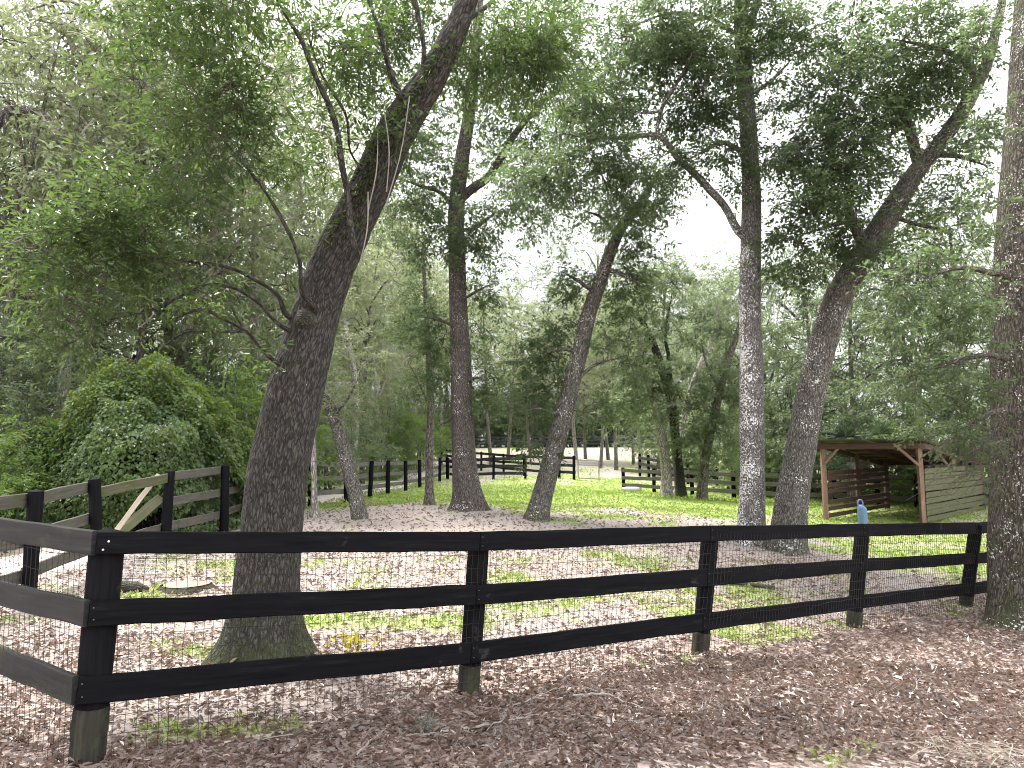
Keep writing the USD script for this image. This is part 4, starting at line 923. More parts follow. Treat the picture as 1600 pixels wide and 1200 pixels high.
# the trunk at the right edge
D9 = 10.4
tree('big_oak', 'massive oak at the right edge where the near fence ends, lichen spotted', [(1600, 992, D9, 118), (1600, 955, D9, 104), (1600, 850, D9, 98), (1602, 700, D9, 97), (1603, 550, D9, 95), (1605, 400, D9, 92), (1608, 300, D9, 86), (1612, 180, D9, 77), (1618, 60, D9, 70), (1625, -80, D9, 58), (1630, -200, D9, 45)],
     [[(1575, 430, 10.2, 14), (1545, 425, 9.9, 10), (1500, 418, 9.6, 7), (1430, 438, 9.3, 4)], [(1572, 560, 10.2, 12), (1540, 555, 9.9, 8), (1490, 565, 9.6, 6), (1420, 590, 9.3, 3)], [(1572, 640, 10.2, 11), (1540, 650, 9.9, 7), (1500, 675, 9.6, 5), (1440, 715, 9.3, 3)],
      [(1572, 690, 10.2, 8), (1530, 700, 9.9, 6), (1480, 735, 9.6, 3)]],
     [(1440, 430, 9.5, 60, 40, .7, 18), (1500, 510, 9.6, 60, 50, .7, 22), (1425, 580, 9.4, 50, 40, .6, 14), (1535, 350, 9.9, 30, 55, .5, 12), (1490, 600, 9.6, 60, 40, .6, 10), (1540, 200, 10.0, 26, 70, .4, 9), (1490, 680, 9.5, 60, 22, .5, 9), (1520, 640, 9.7, 36, 36, .4, 6), (1545, 40, 10, 30, 60, .6, 10), (1490, 445, 9.6, 50, 40, .6, 12), (1400, 500, 9.4, 40, 50, .5, 10)],
     'bark_edge', 'leaf_oak', per=75, reach=0.38, L=0.075, Wd=0.03, flare=0.40, amp=0.022, sides=110, step=0.025, fl_h=0.25, r0=0.011)
def dead_brush():
    rng = rng_next()
    root = P(1572, 700, 10.0)
    t = thing('dead_brush', 'tangle of bare grey twigs hanging in front of the shelter wall', 'twigs', root)
    ps = []
    for k in range(34):
        a = P(rng.uniform(1555, 1600), rng.uniform(640, 760), rng.uniform(9.2, 9.9)); b = P(rng.uniform(1400, 1560), rng.uniform(690, 800), rng.uniform(9.0, 9.8))
        m = (a + b) / 2 + rng.normal(0, .08, 3) + [0, 0, .1]
        ps.append(spline([a, m, b], 8))
        for q in range(2):
            s = ps[-1][rng.integers(2, 6)] if q == 0 else ps[-2][rng.integers(2, 6)]
            e = s + (b - a) * rng.uniform(.2, .4) + rng.normal(0, .1, 3)
            ps.append(spline([s, (s + e) / 2 + rng.normal(0, .02, 3), e], 8))
    obj('branchwork', tubes(np.array(ps), np.linspace(1, .35, 8)[None] * 0.0034, 4), 'twig', t, kind='stuff')
    n = 900
    p = np.array(ps)[rng.integers(0, len(ps), n), rng.integers(2, 8, n)] + rng.normal(0, .03, (n, 3))
    n = 420; p = p[:n]
    obj('crown', leaf_mesh(p, rand_dir(rng, n), rand_dir(rng, n) + [0, 0, 1], rng.uniform(.03, .07, n), rng.uniform(.015, .025, n), rng), 'leaf_oak', t, kind='stuff')
dead_brush()
# middle-distance oaks on the right
DA = 28.0
tree('forked_oak', 'dark crooked oak forking low, with a stub arm pointing left', [(1064, 776, DA, 18), (1060, 730, DA, 16), (1056, 687, DA, 15), (1050, 636, DA, 15), (1043, 600, DA, 15), (1032, 570, DA, 14), (1018, 530, DA, 11), (1003, 503, DA, 9), (982, 481, DA, 7), (960, 455, DA, 5)],
     [[(1036, 580, DA, 12), (1019, 569, 27.8, 11), (1000, 566, 27.6, 9), (984, 564, 27.4, 7)], [(1048, 615, DA, 9), (1046, 570, 27.8, 7), (1040, 520, 27.5, 5), (1050, 460, 27.2, 3)]],
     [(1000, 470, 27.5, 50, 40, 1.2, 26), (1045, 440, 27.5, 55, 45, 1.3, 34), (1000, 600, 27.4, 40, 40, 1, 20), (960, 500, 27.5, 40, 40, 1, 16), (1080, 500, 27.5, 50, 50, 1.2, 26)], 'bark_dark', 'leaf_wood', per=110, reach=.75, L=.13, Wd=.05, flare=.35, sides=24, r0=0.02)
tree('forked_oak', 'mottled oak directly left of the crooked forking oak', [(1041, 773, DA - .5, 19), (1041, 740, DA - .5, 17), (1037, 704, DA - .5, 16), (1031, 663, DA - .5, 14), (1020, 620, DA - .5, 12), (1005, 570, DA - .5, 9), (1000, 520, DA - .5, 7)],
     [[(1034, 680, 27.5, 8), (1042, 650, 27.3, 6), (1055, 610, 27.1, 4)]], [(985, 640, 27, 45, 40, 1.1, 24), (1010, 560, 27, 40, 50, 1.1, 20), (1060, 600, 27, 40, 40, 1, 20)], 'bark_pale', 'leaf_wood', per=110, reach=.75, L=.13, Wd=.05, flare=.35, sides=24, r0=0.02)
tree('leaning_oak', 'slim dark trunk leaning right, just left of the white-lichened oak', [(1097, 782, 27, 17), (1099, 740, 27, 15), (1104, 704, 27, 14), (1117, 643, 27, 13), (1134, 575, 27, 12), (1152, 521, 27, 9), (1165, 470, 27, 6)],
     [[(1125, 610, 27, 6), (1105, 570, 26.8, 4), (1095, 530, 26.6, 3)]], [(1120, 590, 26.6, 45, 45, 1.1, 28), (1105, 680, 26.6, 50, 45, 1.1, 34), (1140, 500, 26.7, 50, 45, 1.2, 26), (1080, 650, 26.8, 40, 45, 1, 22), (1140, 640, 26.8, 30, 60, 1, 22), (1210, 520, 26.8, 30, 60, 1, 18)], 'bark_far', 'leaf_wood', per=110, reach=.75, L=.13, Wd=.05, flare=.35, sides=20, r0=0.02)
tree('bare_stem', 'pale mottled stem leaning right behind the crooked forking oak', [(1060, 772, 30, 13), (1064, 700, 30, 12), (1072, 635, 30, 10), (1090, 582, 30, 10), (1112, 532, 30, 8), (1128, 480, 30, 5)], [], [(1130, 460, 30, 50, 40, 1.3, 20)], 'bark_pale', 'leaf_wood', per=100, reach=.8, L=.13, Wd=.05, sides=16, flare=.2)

# ------------------------------------------------------------------ the woods: a few trees built once, then repeated as individuals
def wood_tree(name, label, group, H, crown_lo, Rc, n_clumps, per, leaf, bark, reach, L, Wd, trunk_r, seed, at, stems=1, gap=0.40, shell=0.5, lean=0.0, twig_mat='twig', flat=0.5, droop=.15):
    rng = np.random.default_rng(seed)
    path_t = thing(name, label, 'tree' if trunk_r > 0.06 else 'shrub', (0, 0, 0), group)
    nodes = []
    for s in range(stems):
        b = np.array([rng.normal(0, .25) * (s > 0), rng.normal(0, .25) * (s > 0), -0.3])
        top = np.array([rng.normal(0, .06) * H + lean * H, rng.normal(0, .06) * H, H * rng.uniform(.85, .95)])
        pts = [b, b + (top - b) * .3 + rng.normal(0, .02 * H, 3) * [1, 1, 0], b + (top - b) * .65 + rng.normal(0, .03 * H, 3) * [1, 1, 0], top]
        p = spline(pts, 26); r = np.linspace(trunk_r, trunk_r * .12, 26)
        v, f, st = tube(p, r, 12, bark_disp(.012, seed, .35, .3))
        obj('trunk', (v, f), bark, path_t, smooth=True, attr={'straight': st})
        nodes += list(p[5:])
    mid = (H + crown_lo) / 2; hh = (H - crown_lo) / 2
    for k in range(7 if trunk_r > .06 else 3):
        z = crown_lo * .8 + (H - crown_lo) * rng.uniform(.0, .7)
        i = int(np.clip(z / H * 25, 3, 23)); a = rng.uniform(0, 6.28)
        e = nodes[min(i, len(nodes) - 1)]; out = np.array([math.cos(a), math.sin(a), rng.uniform(.1, .7)]) * Rc * rng.uniform(.5, .85)
        lp_ = spline([e, e + out * .5 + [0, 0, .05 * H], e + out], 10)
        v, f, st = tube(lp_, np.linspace(trunk_r * .4, trunk_r * .1, 10), 7)
        obj('limb', (v, f), bark, path_t, smooth=True, attr={'straight': st + k})
        nodes += list(lp_[2:])
    q = rand_dir(rng, n_clumps * 4); rr = rng.uniform(shell, 1, (n_clumps * 4, 1)) ** .7
    wid = 1 + 0.35 * (meshkit.fbm(q * 1.6 + seed, 2, seed) - .5) * 2
    c = q * rr * wid[:, None] * np.array([Rc, Rc, hh]) + np.array([lean * H * .7, 0, mid])
    c = c[meshkit.fbm(c * (2.2 / Rc), 2, seed) > gap][:n_clumps]
    c = c[c[:, 2] > 0.15]
    pts, rd, outs = grow(nodes, c, rng, trunk_r * .12 + .006)
    lv, tw = spray(c, outs, rng, per, reach, L, Wd, droop=droop, flat=flat)
    obj('crown', lv, leaf, path_t, kind='stuff')
    obj('branchwork', tubes(pts, rd, 3), twig_mat, path_t, kind='stuff')
    return path_t

PROTO, PLACED = {}, {}
SPEC = {  # kind: arguments of wood_tree
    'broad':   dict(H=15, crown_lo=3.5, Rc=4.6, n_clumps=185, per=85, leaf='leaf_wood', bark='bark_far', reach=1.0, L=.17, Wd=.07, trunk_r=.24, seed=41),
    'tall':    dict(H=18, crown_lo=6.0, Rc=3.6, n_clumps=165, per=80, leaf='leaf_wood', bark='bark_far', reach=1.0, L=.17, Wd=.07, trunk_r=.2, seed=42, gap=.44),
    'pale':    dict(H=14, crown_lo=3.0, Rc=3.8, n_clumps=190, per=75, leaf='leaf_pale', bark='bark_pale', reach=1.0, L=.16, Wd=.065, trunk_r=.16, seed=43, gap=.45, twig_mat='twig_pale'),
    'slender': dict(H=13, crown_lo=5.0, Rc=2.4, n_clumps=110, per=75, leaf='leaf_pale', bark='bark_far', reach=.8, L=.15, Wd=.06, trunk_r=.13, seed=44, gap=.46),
    'thicket': dict(H=5.0, crown_lo=0.0, Rc=2.6, n_clumps=170, per=80, leaf='leaf_wood', bark='bark_far', reach=.65, L=.12, Wd=.05, trunk_r=.05, seed=45, stems=4, shell=.35),
    'vine':    dict(H=4.0, crown_lo=-0.6, Rc=2.3, n_clumps=330, per=95, leaf='leaf_vine', bark='bark_far', reach=.42, L=.12, Wd=.075, trunk_r=.04, seed=46, stems=4, shell=.78, gap=.2, flat=.7, droop=.6),
    'bright':  dict(H=3.0, crown_lo=0.0, Rc=1.6, n_clumps=110, per=80, leaf='leaf_bright', bark='bark_far', reach=.5, L=.11, Wd=.04, trunk_r=.03, seed=47, stems=4, shell=.4, gap=.36),
    'bush':    dict(H=2.2, crown_lo=0.0, Rc=1.5, n_clumps=100, per=80, leaf='leaf_wood', bark='bark_far', reach=.42, L=.09, Wd=.04, trunk_r=.03, seed=48, stems=4, shell=.4, gap=.38),
}
def plant(kind, name, label, group, X, D, scale, rot, dz=0.0, cat=None):
    loc = (X, D, float(G(X, D)) + dz)
    if kind not in PROTO:
        p = wood_tree(name, label, group, at=loc, **SPEC[kind])
        PROTO[kind] = p
    else:
        p = '/World/' + numbered('/World', name)
        UsdGeom.Xform.Define(stage, p)
    prim = stage.GetPrimAtPath(p)
    x = UsdGeom.Xformable(prim)
    x.ClearXformOpOrder()
    for op in ('xformOp:translate', 'xformOp:rotateZ', 'xformOp:scale'):
        pass
    t = x.GetPrim().CreateAttribute('xformOp:translate', Sdf.ValueTypeNames.Double3); t.Set(Gf.Vec3d(*loc))
    r = x.GetPrim().CreateAttribute('xformOp:rotateZ', Sdf.ValueTypeNames.Float); r.Set(float(rot))
    s = x.GetPrim().CreateAttribute('xformOp:scale', Sdf.ValueTypeNames.Float3); s.Set(Gf.Vec3f(scale, scale, scale))
    x.GetPrim().CreateAttribute('xformOpOrder', Sdf.ValueTypeNames.TokenArray).Set(['xformOp:translate', 'xformOp:rotateZ', 'xformOp:scale'])
    if p != PROTO[kind]:
        prim.GetReferences().AddInternalReference(PROTO[kind])
        prim.SetInstanceable(True)
    tag(prim, label, cat or ('tree' if SPEC[kind]['trunk_r'] > .06 else 'shrub'), group)
    return p

def vine_mound(px, D, R, H, lab):
    """A dome of vines: overlapping leaves hang over a lumpy shell that is open and dark inside."""
    rng = rng_next()
    b = onground(px, D)
    t = thing('vine_mound', lab, 'shrub', b)
    n = int(8000 * R * H)
    u = rand_dir(rng, n * 2); u = u[u[:, 2] > -0.12][:n]; n = len(u)
    lump = 1 + 0.42 * (meshkit.fbm(u * 2.6 + SEED[0], 3, 71) - .5) * 2 * .7
    depth = 1 - 0.16 * rng.uniform(0, 1, n) ** 2
    p = b + u * (lump * depth)[:, None] * np.array([R, R * .9, H])
    hole = meshkit.fbm((p - b) * 1.5, 2, 73) + .25 * u[:, 2]
    k = hole > 0.36
    p, u = p[k], u[k]; n = len(p)
    keep = p[:, 2] > G(p[:, 0], p[:, 1]) + .05
    p, u = p[keep], u[keep]; n = len(p)
    down = nrm(np.array([0, 0, -1.0]) + u * .5 + rand_dir(rng, n) * .7)
    L = rng.uniform(.055, .11, n)
    obj('leaf_cover', leaf_mesh(p, down, u + rand_dir(rng, n) * .55 + [0, 0, .4], L, L * .72, rng, fold=.12), 'leaf_vine', t, kind='stuff')
    ps, m = [], 90
    for q in range(m):
        a = rng.uniform(0, 6.28); e = rng.uniform(.05, 1.3)
        tip = b + np.array([math.cos(a) * math.cos(e) * R, math.sin(a) * math.cos(e) * R * .9, math.sin(e) * H]) * rng.uniform(.8, 1.08)
        s0 = b + rng.normal(0, .35, 3) * [1, 1, 0]
        ps.append(spline([s0, (s0 + tip) / 2 + rng.normal(0, .25, 3) + [0, 0, .3], tip, tip + rng.normal(0, .15, 3) + [0, 0, -.25]], 9))
    obj('vine_stems', tubes(np.array(ps), np.linspace(1, .3, 9)[None] * .014, 4), 'twig', t, kind='stuff')

def at_px(px, D):
    q = onground(px, D)
    return q[0], q[1]

def woods():
    rng = np.random.default_rng(900)
    LEFT = ((0, 'at the far left edge'), (100, 'behind the left end of the left fence'), (200, 'behind the lower vine mound'), (300, 'behind the big vine mound'), (410, 'just left of the big leaning trunk'), (520, 'behind the big leaning trunk'), (600, 'above the short broken trunk'), (800, 'around the slender grey trunk'))
    FAR = ((640, 'left of the slender grey trunk'), (720, 'just left of the reddish oak'), (800, 'just right of the reddish oak'), (870, 'left of the leaning middle oak'), (930, 'right of the leaning middle oak'), (1000, 'above the metal gate'), (1060, 'above the right fence end post'), (2000, 'behind the crooked forking oak'))
    RIGHT = ((1120, 'behind the crooked forking oak'), (1200, 'behind the white-lichened oak'), (1290, 'beside the thick right-leaning oak'), (1380, 'above the left half of the shelter'), (1470, 'above the right half of the shelter'), (1560, 'above the slatted shelter wall'), (3000, 'behind the massive edge oak'))
    LOOK = {'broad': 'broad-crowned', 'tall': 'tall dark', 'pale': 'pale grey-green', 'slender': 'slim pale', 'thicket': 'tangled', 'bush': 'low rounded'}
    RANK = ('', ', the nearest', ', second from the front', ', third from the front', ', fourth from the front', ', fifth from the front', ', sixth from the front', ', seventh from the front', ', eighth from the front')
    def row(kinds, name, label, group, spots, smin=.85, smax=1.15):
        marks = LEFT if 'lane' in group else RIGHT if 'right fence' in group else FAR
        noun = ('far-off ' if marks is FAR else '') + ('tree' if 'tree' in name else 'bush' if 'bush' in name else 'undergrowth')
        words_ = [(('low ' if marks is FAR and noun.endswith('bush') else LOOK[kinds[i % len(kinds)]] + ' ') + noun + ' ' + next(m for lim, m in marks if px < lim)) for i, (px, D) in enumerate(spots)]
        for i, (px, D) in enumerate(spots):
            x, y = at_px(px, D)
            same = sorted(d for w, (_, d) in zip(words_, spots) if w == words_[i])
            lab = words_[i] + (RANK[1 + same.index(D)] if len(same) > 1 else '')
            plant(kinds[i % len(kinds)], name, lab, group, x, y, rng.uniform(smin, smax), rng.uniform(0, 360))
    # left wood beyond the lane
    row(['broad', 'tall', 'broad'], 'woodland_tree', 'leafy tree in the dense wood beyond the left lane', 'woodland trees beyond the left lane',
        [(-120, 22), (30, 31), (150, 25), (250, 28), (340, 31), (60, 33), (200, 37), (420, 36), (310, 44), (480, 44), (-80, 29), (120, 45), (390, 52), (540, 55), (450, 62), (0, 55), (90, 62), (180, 58), (270, 64), (350, 70), (430, 78), (500, 74)])
    row(['pale', 'slender'], 'pale_tree', 'pale grey-green tree among the darker wood beyond the left lane', 'pale trees beyond the left lane', [(100, 20.5), (-30, 19), (40, 23), (185, 22.5), (290, 24), (-90, 24), (380, 28), (470, 30), (545, 36), (520, 46), (590, 44), (600, 60), (640, 56), (565, 40), (610, 50), (655, 66), (575, 58), (690, 72)], 1.0, 1.4)
    row(['thicket'], 'thicket', 'tangled undergrowth at the foot of the wood beyond the left lane', 'undergrowth beyond the left lane', [(-30, 19), (110, 23), (330, 24), (400, 25), (450, 29), (500, 33), (-80, 16), (380, 30), (540, 39), (590, 46), (640, 52), (240, 24), (30, 24), (170, 28), (300, 33), (90, 34), (440, 40), (500, 48)])
    # middle distance and far wood
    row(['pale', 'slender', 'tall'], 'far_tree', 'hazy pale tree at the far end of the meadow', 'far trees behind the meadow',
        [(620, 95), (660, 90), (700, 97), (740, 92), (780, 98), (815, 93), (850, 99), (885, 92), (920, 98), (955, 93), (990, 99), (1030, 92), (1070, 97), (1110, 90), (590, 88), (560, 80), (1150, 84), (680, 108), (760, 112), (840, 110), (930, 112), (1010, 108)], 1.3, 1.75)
    row(['thicket'], 'thicket', 'low dark undergrowth along the foot of the distant wood', 'undergrowth of the distant wood', [(560 + 34 * k, 92 + (k % 3) * 5 + k * .07) for k in range(20)], 1.25, 1.8)
    row(['bush', 'thicket'], 'far_bush', 'x', 'low bushes under the distant wood, off the meadow', [(600 + 19 * k, 88 + (k % 4) * 2.3 + k * .05) for k in range(26)], 1.5, 2.2)
    # thin meadow trunks, one by one
    for px, D, kind, sc, lab in ((768, 52, 'slender', .8, 'slim grey tree right of the reddish oak, on the meadow'), (793, 58, 'slender', .75, 'slim tree on the pale meadow, second right of the reddish oak'), (829, 62, 'slender', .7, 'thin pale trunk on the meadow left of the leaning tree'),
                              (872, 60, 'slender', .8, 'slim trunk on the meadow just right of the leaning tree'), (901, 62, 'pale', .75, 'thick grey meadow tree above the metal gate'), (915, 64, 'slender', .8, 'whitish thin trunk right of the thick grey meadow tree'),
                              (938, 52, 'slender', .7, 'dark thin trunk just behind the right end of the metal gate'), (951, 64, 'slender', .85, 'distant trunk between two thin meadow trees'), (963, 50, 'slender', .75, 'slim straight trunk right of the metal gate'),
                              (990, 60, 'slender', .7, 'leaning slim tree at the dark meadow edge'), (1003, 58, 'pale', .7, 'pale bent tree at the right edge of the meadow')):
        x, y = at_px(px, D)
        plant(kind, 'meadow_tree', lab, None, x, y, sc * 1.4, rng.uniform(0, 360))
    # right wood behind the right fence and the shelter
    row(['broad', 'tall', 'broad', 'broad'], 'woodland_tree', 'dark leafy tree in the wood behind the right fence', 'woodland trees behind the right fence',
        [(1090, 42), (1140, 38), (1205, 35), (1270, 33), (1340, 31), (1420, 30), (1500, 29), (1590, 28), (1680, 27), (1130, 52), (1230, 46), (1320, 43), (1430, 41), (1550, 39), (1060, 56), (1180, 62), (1640, 36)], .62, .85)
    row(['thicket', 'bush'], 'thicket', 'dense undergrowth behind the right fence', 'undergrowth behind the right fence', [(1065, 44), (1110, 40), (1150, 35), (1190, 32.5), (1235, 31), (1280, 29.5), (1330, 28.5), (1385, 27.5), (1440, 27), (1500, 26.5), (1560, 26), (1625, 25.5), (1035, 47), (1215, 34), (1310, 32), (1410, 31), (1520, 30)], .8, 1.15)
    # named shrubs
    for px, D, R, H, lab in ((225, 15.6, 2.15, 3.5, 'rounded mound of vines beyond the left fence'), (85, 15.4, 1.3, 2.3, 'lower vine mound left of the big rounded vine mound'), (318, 16.6, 1.35, 2.2, 'low vine mound between the big vine mound and the big leaning trunk')):
        vine_mound(px, D, R, H, lab)
    for px, D, sc, lab in ((350, 18.0, 1.15, 'feathery pale green bush just left of the big leaning trunk'), (405, 21.0, 1.3, 'feathery bush half hidden behind the big leaning trunk'), (603, 44, 1.5, 'bright feathery bush beyond the left fence, left of the slender trunk'), (655, 49, 1.3, 'bright green bush behind the slender grey trunk'), (20, 14.5, .75, 'bright weedy bush at the left edge behind the fence'), (-60, 13.0, .8, 'bright weedy bush outside the left edge'), (694, 58, .9, 'small bright bush just left of the reddish oak'), (1180, 31, .8, 'light green bush behind the white-lichened oak'), (1435, 25.5, .95, 'light green bush overhanging the shelter roof')):
        x, y = at_px(px, D); plant('bright', 'bright_bush', lab, None, x, y, sc, rng.uniform(0, 360), cat='shrub')
    x, y = at_px(1230, 31.5); plant('bush', 'dark_bush', 'dark bush behind the right fence left of the shelter', None, x, y, 1.0, 40)
woods()

# fan palms behind the shelter
def palms():
    rng = rng_next()
    for i, (px, D, h, lab) in enumerate(((1330, 25.5, 2.6, 'fan palm rising above the left end of the shelter roof'), (1375, 26, 2.9, 'fan palm above the middle of the shelter roof'), (1300, 26.5, 2.0, 'low fan palm left of the shelter behind the leaning oak'), (1410, 26.5, 2.4, 'fan palm behind the right part of the shelter roof'))):
        b = onground(px, D)
        t = thing('fan_palm', lab, 'palm', b)
        v, f, st = tube(spline([b - [0, 0, .2], b + [0.05, 0, h * .55]], 6), [.13] * 6, 10); obj('trunk', (v, f), 'bark_far', t, smooth=True, attr={'straight': st})
        c = b + np.array([0.05, 0, h * .55])
        for k in range(15):
            a = rng.uniform(0, 6.28); e = rng.uniform(-.1, 1.2)
            d = np.array([math.cos(a) * math.cos(e), math.sin(a) * math.cos(e), math.sin(e)])
            L = rng.uniform(.7, 1.1); tip = c + d * L + [0, 0, -.1]
            n = 17; sp = np.linspace(-1.25, 1.25, n)
            side = nrm(np.cross(d, [0, 0, 1.0]) + 1e-6)
            ax = nrm(d[None] * np.cos(sp)[:, None] + side[None] * np.sin(sp)[:, None] + [0, 0, -.25])
            up = np.cross(side, d)
            lv = leaf_mesh(np.repeat(tip[None], n, 0), ax, np.repeat(up[None], n, 0) + rng.normal(0, .15, (n, 3)), rng.uniform(.55, .75, n), np.full(n, .055), rng, curl=.3)
            st_ = tubes(spline([c, c + d * L * .5 + [0, 0, .03], tip], 5)[None], .01, 4)
            obj('frond', cat_meshes([lv, st_]), 'leaf_palm', t)
palms()

# hanging moss
def moss():
    rng = rng_next()
    spots = [(90, 215, 18.5, 'pale moss hanging from the bare limb at upper left', 18, 50), (66, 250, 18.5, 'thin moss strand left of the bare limb', 8, 40), (250, 110, 19, 'grey moss draped high in the left wood', 20, 40), (1128, 470, 24, 'moss strands beside the white-lichened oak', 14, 40), (1210, 440, 22, 'moss wisp right of the white-lichened oak', 10, 45), (620, 540, 26, 'moss hanging left of the reddish oak', 16, 45), (560, 490, 24, 'moss hanging above the short leaning trunk', 20, 40)]
    for px, py, D, lab, wpx, hpx in spots:
        t = thing('spanish_moss', lab, 'moss', P(px, py, D))
        ps = []
        for k in range(30):
            a = P(px + rng.normal(0, wpx), py + rng.normal(0, 6), D + rng.normal(0, .3)); h = hpx / FPX * D * rng.uniform(.4, 1.5)
            q = [a]
            for j in range(5): q.append(q[-1] + np.array([rng.normal(0, .06), rng.normal(0, .06), -h / 5 * rng.uniform(.4, 1.3)]))
            ps.append(q)
        obj('strands', tubes(np.array(ps), np.array([[.006, .009, .008, .006, .004, .002]]), 3), 'moss_hanging', t, kind='stuff')
    # the crooked bare limb tree at upper left
    tree('dead_oak', 'bare crooked grey limb reaching across the upper left wood', [(-60, 330, 18.5, 30), (-30, 240, 18.5, 26), (5, 178, 18.5, 14), (25, 174, 18.5, 13), (48, 172, 18.5, 12), (75, 184, 18.5, 10), (95, 205, 18.5, 8), (115, 208, 18.5, 5)],
         [[(12, 178, 18.5, 10), (8, 195, 18.5, 7), (6, 215, 18.5, 4)], [(78, 188, 18.5, 8), (58, 200, 18.4, 7), (50, 225, 18.3, 5), (48, 250, 18.2, 4)], [(90, 200, 18.5, 7), (98, 225, 18.4, 6), (112, 250, 18.3, 4)]], [(60, 120, 18.5, 60, 40, .9, 8), (130, 200, 18.5, 50, 40, .9, 8)], 'bark_grey', 'leaf_pale', per=40, reach=.5, L=.1, Wd=.04, flare=0, sides=16, sink=6.5, twig_mat='twig_pale')
moss()

# ------------------------------------------------------------------ litter, grass and small things
def in_view(x, y, margin=0.06):
    return np.abs(x) < (0.72 + margin) * (y * 1.0 + 0.3)

def litter():
    rng = rng_next()
    zones = [(2.6, 7.5, 1750, .054), (7.5, 13, 680, .062), (13, 22, 170, .08), (22, 34, 26, .09)]
    ms = []
    for y0, y1, dens, L in zones:
        A = (0.79 * 2) * (y1 ** 2 - y0 ** 2) / 2
        n = int(A * dens)
        y = np.sqrt(rng.uniform(y0 ** 2, y1 ** 2, n)); x = rng.uniform(-.8, .8, n) * (y + .3)
        g = grass_amount(x, y); fs = front_side(x, y)
        p3 = np.stack([x, y, 0 * x], -1)
        heap = meshkit.fbm(p3 * .9, 3, 31)
        want = np.clip(0.25 + 0.75 * np.clip(fs / .8 + .3, 0, 1) + 0.5 * (heap - .5), 0, 1) * (1 - .75 * g)
        want = np.where(fs < 0, want * 0.85 + .18, want) * np.where((x < -6.2) & (y > 6), .35, 1)
        want = np.clip(want - 1.1 * np.clip(bump2(x, y, 1.9, 4.35, .95, .36) + .6 * (heap - .5), 0, 1) - .6 * bump2(x, y, 2.9, 4.9, .6, .3), 0, 1)
        k = rng.uniform(0, 1, n) < want
        x, y = x[k], y[k]; n = len(x)
        z = G(x, y) + rng.uniform(0.002, 0.028, n)
        a = rng.uniform(0, 6.28, n); tilt = rng.normal(0, .28, n)
        ax = np.stack([np.cos(a) * np.cos(tilt), np.sin(a) * np.cos(tilt), np.sin(tilt)], -1)
        nn = nrm(np.array([0, 0, 1.0]) + rng.normal(0, .5, (n, 3)))
        Ls = L * rng.uniform(.45, 1.2, n) * np.where(rng.uniform(0, 1, n) < .12, 1.5, 1)
        p = np.stack([x, y, z + np.maximum(0, -np.sin(tilt)) * Ls], -1) - ax * Ls[:, None] * .5
        p[:, 2] = np.maximum(p[:, 2], G(p[:, 0], p[:, 1]) + .003)
        ms.append(leaf_mesh(p, ax, nn, Ls, Ls * rng.uniform(.3, .48, n), rng, fold=.25, curl=.35, six=y0 < 5))
    p = obj('fallen_leaves', cat_meshes(ms), 'litter')
    tag(stage.GetPrimAtPath(p), 'brown and pinkish dry oak leaves strewn over the ground', 'leaf litter', kind='stuff')
litter()

def fallen_twigs():
    rng = rng_next()
    n = 700
    y = np.sqrt(rng.uniform(2.8 ** 2, 12 ** 2, n)); x = rng.uniform(-.8, .8, n) * (y + .3)
    a = rng.uniform(0, 6.28, n); L = rng.uniform(.06, .34, n)
    t = np.linspace(-.5, .5, 5)
    bend = rng.normal(0, .12, n)
    px = x[:, None] + np.cos(a)[:, None] * t * L[:, None] - np.sin(a)[:, None] * (t ** 2) * (bend * L)[:, None] * 3
    py = y[:, None] + np.sin(a)[:, None] * t * L[:, None] + np.cos(a)[:, None] * (t ** 2) * (bend * L)[:, None] * 3
    pts = np.stack([px, py, G(px, py) + .02 + rng.uniform(0, .015, (n, 1))], -1)
    p = obj('fallen_twigs', tubes(pts, rng.uniform(.0015, .004, (n, 1)) * np.array([[1, .9, .8, .65, .4]]), 4), 'twig_pale')
    tag(stage.GetPrimAtPath(p), 'small broken twigs scattered among the dry leaves', 'twigs', kind='stuff')
fallen_twigs()

def grass():
    rng = rng_next()
    ms = []
    for y0, y1, dens, L, Wd in ((2.8, 7.5, 1300, .05, .016), (7.5, 13, 800, .055, .019), (13, 22, 330, .06, .024), (22, 42, 80, .09, .035), (42, 75, 8, .15, .06)):
        A = 0.79 * 2 * (y1 ** 2 - y0 ** 2) / 2; n = int(A * dens)
        y = np.sqrt(rng.uniform(y0 ** 2, y1 ** 2, n)); x = rng.uniform(-.8, .8, n) * (y + .3)
        g = grass_amount(x, y); tuft = meshkit.fbm(np.stack([x, y, 0 * x], -1) * 6, 2, 55)
        k = (rng.uniform(0.12, 1, n) < g * (0.4 + 1.3 * np.clip((tuft - .35) * 2.5, 0, 1))) & ~((x < -6.2) & (x > -8.3) & (y > 7))
        x, y = x[k], y[k]; n = len(x)
        a = rng.uniform(0, 6.28, n); e = rng.uniform(.15, 1.3, n)
        ax = np.stack([np.cos(a) * np.cos(e), np.sin(a) * np.cos(e), np.sin(e)], -1)
        Ls = L * rng.uniform(.5, 1.5, n)
        ms.append(leaf_mesh(np.stack([x, y, G(x, y) + .004], -1), ax, rand_dir(rng, n) + [0, 0, .8], Ls, Wd * rng.uniform(.7, 1.4, n), rng, curl=.4))
    p = obj('grass', cat_meshes(ms), 'grass')
    tag(stage.GetPrimAtPath(p), 'short lime green grass and weeds in patches over the paddock', 'grass', kind='stuff')
grass()

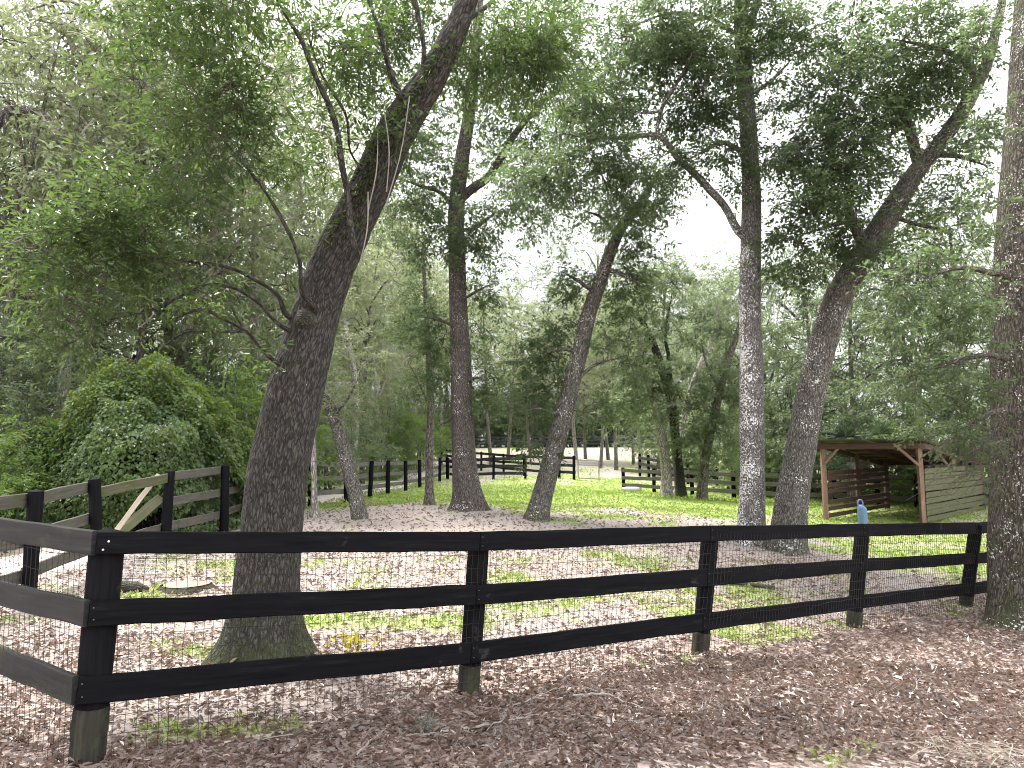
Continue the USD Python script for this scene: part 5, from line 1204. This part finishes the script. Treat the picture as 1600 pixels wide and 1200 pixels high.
def small_things():
    rng = rng_next()
    def stick(pts, r, lab, D=None):
        q = []
        for px, py in pts:
            # follow the view ray down to the ground
            Ds = np.linspace(3.2, 14, 400); p = P(np.full(400, px), np.full(400, py), Ds)
            i = int(np.argmax(p[:, 2] < G(p[:, 0], p[:, 1]) + .015))
            q.append(np.array([p[i, 0], p[i, 1], float(G(p[i, 0], p[i, 1])) + .02 + r]))
        path = spline(q, 16) + rng.normal(0, .004, (16, 3))
        t = thing('fallen_stick', lab, 'stick', path[0])
        v, f, st = tube(path, np.linspace(r, r * .45, 16), 7); obj('stem', (v, f), 'twig_pale', t, smooth=True)
        for k in (6, 10):
            e = path[k] + np.array([rng.normal(0, .08), rng.normal(0, .08), .015])
            v, f, st = tube(spline([path[k], e], 5), np.linspace(r * .5, r * .2, 5), 5); obj('side_twig', (v, f), 'twig_pale', t, smooth=True)
    stick([(893, 1091), (925, 1088), (952, 1090), (975, 1100), (1000, 1108)], .011, 'crooked fallen stick in the leaves right of the second fence post')
    stick([(722, 1144), (765, 1138), (805, 1128), (845, 1121)], .009, 'thin fallen stick below the second fence post')
    stick([(556, 1186), (580, 1160), (604, 1142), (612, 1120)], .007, 'slim pale stick at the bottom left of centre')
    stick([(790, 1108), (820, 1100), (850, 1086), (880, 1078)], .006, 'faint twig lying right behind the second post foot')
    stick([(1420, 1095), (1432, 1075), (1428, 1055), (1400, 1040)], .007, 'curved pale twig in the leaves left of the massive oak')
    stick([(1465, 1110), (1480, 1125), (1500, 1130), (1530, 1132)], .008, 'dark short stick near the heap of dry stems')
    stick([(1080, 1118), (1100, 1105), (1118, 1092)], .006, 'short pale twig in front of the third fence post')
    stick([(700, 1146), (672, 1150), (640, 1152)], .006, 'small twig by the grey moss tuft on the leaves')
    # heap of dry stems at the lower right
    c = P(1570, 1165, 4.75); c[2] = float(G(c[0], c[1]))
    t = thing('dry_stems', 'heap of pale dry stems at the lower right corner', 'dry stems', c)
    ps = []
    for k in range(110):
        a = rng.uniform(0, 6.28); L = rng.uniform(.12, .5)
        s = c + np.array([rng.normal(.1, .26), rng.normal(0, .16), 0]); e = s + np.array([math.cos(a) * L, -math.sin(a) * L * .8, 0]) + rng.normal(0, .05, 3)
        m = (s + e) / 2 + rng.normal(0, .04, 3)
        q = spline([s, m, e], 7); q[:, 2] = G(q[:, 0], q[:, 1]) + .02 + rng.uniform(0, .09) * np.sin(np.linspace(.2, 3, 7)); ps.append(q)
    obj('stems', tubes(np.array(ps), np.linspace(1, .4, 7)[None] * .0035, 3), 'straw', t, kind='stuff')
    # grey moss tuft on the leaves
    c = onground(664, 4.72)
    t = thing('moss_tuft', 'small grey-green moss tuft on the leaves left of the second post', 'moss', c)
    ps = []
    for k in range(90):
        d = rand_dir(rng, 1)[0]; d[2] = abs(d[2]) * 1.3
        ps.append(spline([c + rng.normal(0, .02, 3) * [1, 1, 0], c + d * .05 + rng.normal(0, .015, 3), c + d * .09 + rng.normal(0, .02, 3)], 5))
    obj('strands', tubes(np.array(ps), .0015, 3), 'moss_hanging', t, kind='stuff')
    # stump and bark lump
    s0 = P(290, 925, 9.9); s0[2] = float(G(s0[0], s0[1]))
    t = thing('tree_stump', 'flat sawn stump with a reddish top left of the leaning oak', 'stump', s0)
    v, f, st = tube(np.array([s0 + [0, 0, -.1], s0 + [0, 0, .01], s0 + [0, 0, .05], s0 + [0, 0, .065]]), [.40, .33, .29, .28], 40, bark_disp(.03, 61, .25, .15), cap=False)
    obj('bark', (v, f), 'bark_dark', t, smooth=True, attr={'straight': st})
    th = np.arange(40) / 40 * 6.2832; R = .285 * (1 + .05 * np.sin(3 * th))
    v = np.vstack([s0 + [0, 0, .075], np.stack([s0[0] + R * np.cos(th), s0[1] + R * np.sin(th), np.full(40, s0[2] + .069)], -1)])
    obj('sawn_top', (v, np.stack([np.zeros(40, int), 1 + np.arange(40), 1 + (np.arange(40) + 1) % 40], -1)), 'stump_top', t)
    b = P(200, 925, 9.6); b[2] = float(G(b[0], b[1]))
    t = thing('bark_chunk', 'dark rotten log chunk left of the stump', 'log', b)
    v, f, st = tube(np.array([b + [-.22, 0, .03], b + [-.1, .02, .05], b + [.1, 0, .05], b + [.24, .03, .02]]), [.05, .08, .07, .03], 12, bark_disp(.03, 66)); obj('log', (v, f), 'bark_dark', t, smooth=True, attr={'straight': st})
    # yellow seedling behind the near fence
    b = P(556, 1018, 6.9); b[2] = float(G(b[0], b[1]))
    t = thing('yellow_seedling', 'small yellow-leaved seedling just behind the near fence', 'plant', b)
    n = 26
    ax = nrm(rng.normal(0, 1, (n, 3)) * [1, .6, .4] + [0, 0, .5])
    p0 = b + rng.normal(0, .07, (n, 3)) * [1.2, .6, .5] + [0, 0, .1]
    obj('leaves', leaf_mesh(p0, ax, rand_dir(rng, n) + [0, -.3, .8], rng.uniform(.06, .11, n), rng.uniform(.03, .05, n), rng, six=True), 'leaf_yellow', t)
    obj('stem', tubes(np.array([spline([b, b + [.02, 0, .1], b + rng.normal(0, .05, 3) + [0, 0, .17]], 5) for _ in range(4)]), .003, 4), 'twig', t)
    # roots and dead sticks under the two right-hand trunks
    for k, (px, py, D, lab) in enumerate(((1170, 925, 10.6, 'dark stick lying in the paddock left of the third post'),)):
        a = P(px - 60, py, D); b = P(px + 40, py - 8, D + .2)
        a[2] = float(G(a[0], a[1])) + .02; b[2] = float(G(b[0], b[1])) + .03
        t = thing('fallen_stick', lab, 'stick', a)
        v, f, _ = tube(spline([a, (a + b) / 2 + [0, .05, .02], b], 10), np.linspace(.018, .03, 10), 8); obj('stem', (v, f), 'twig', t, smooth=True)
small_things()
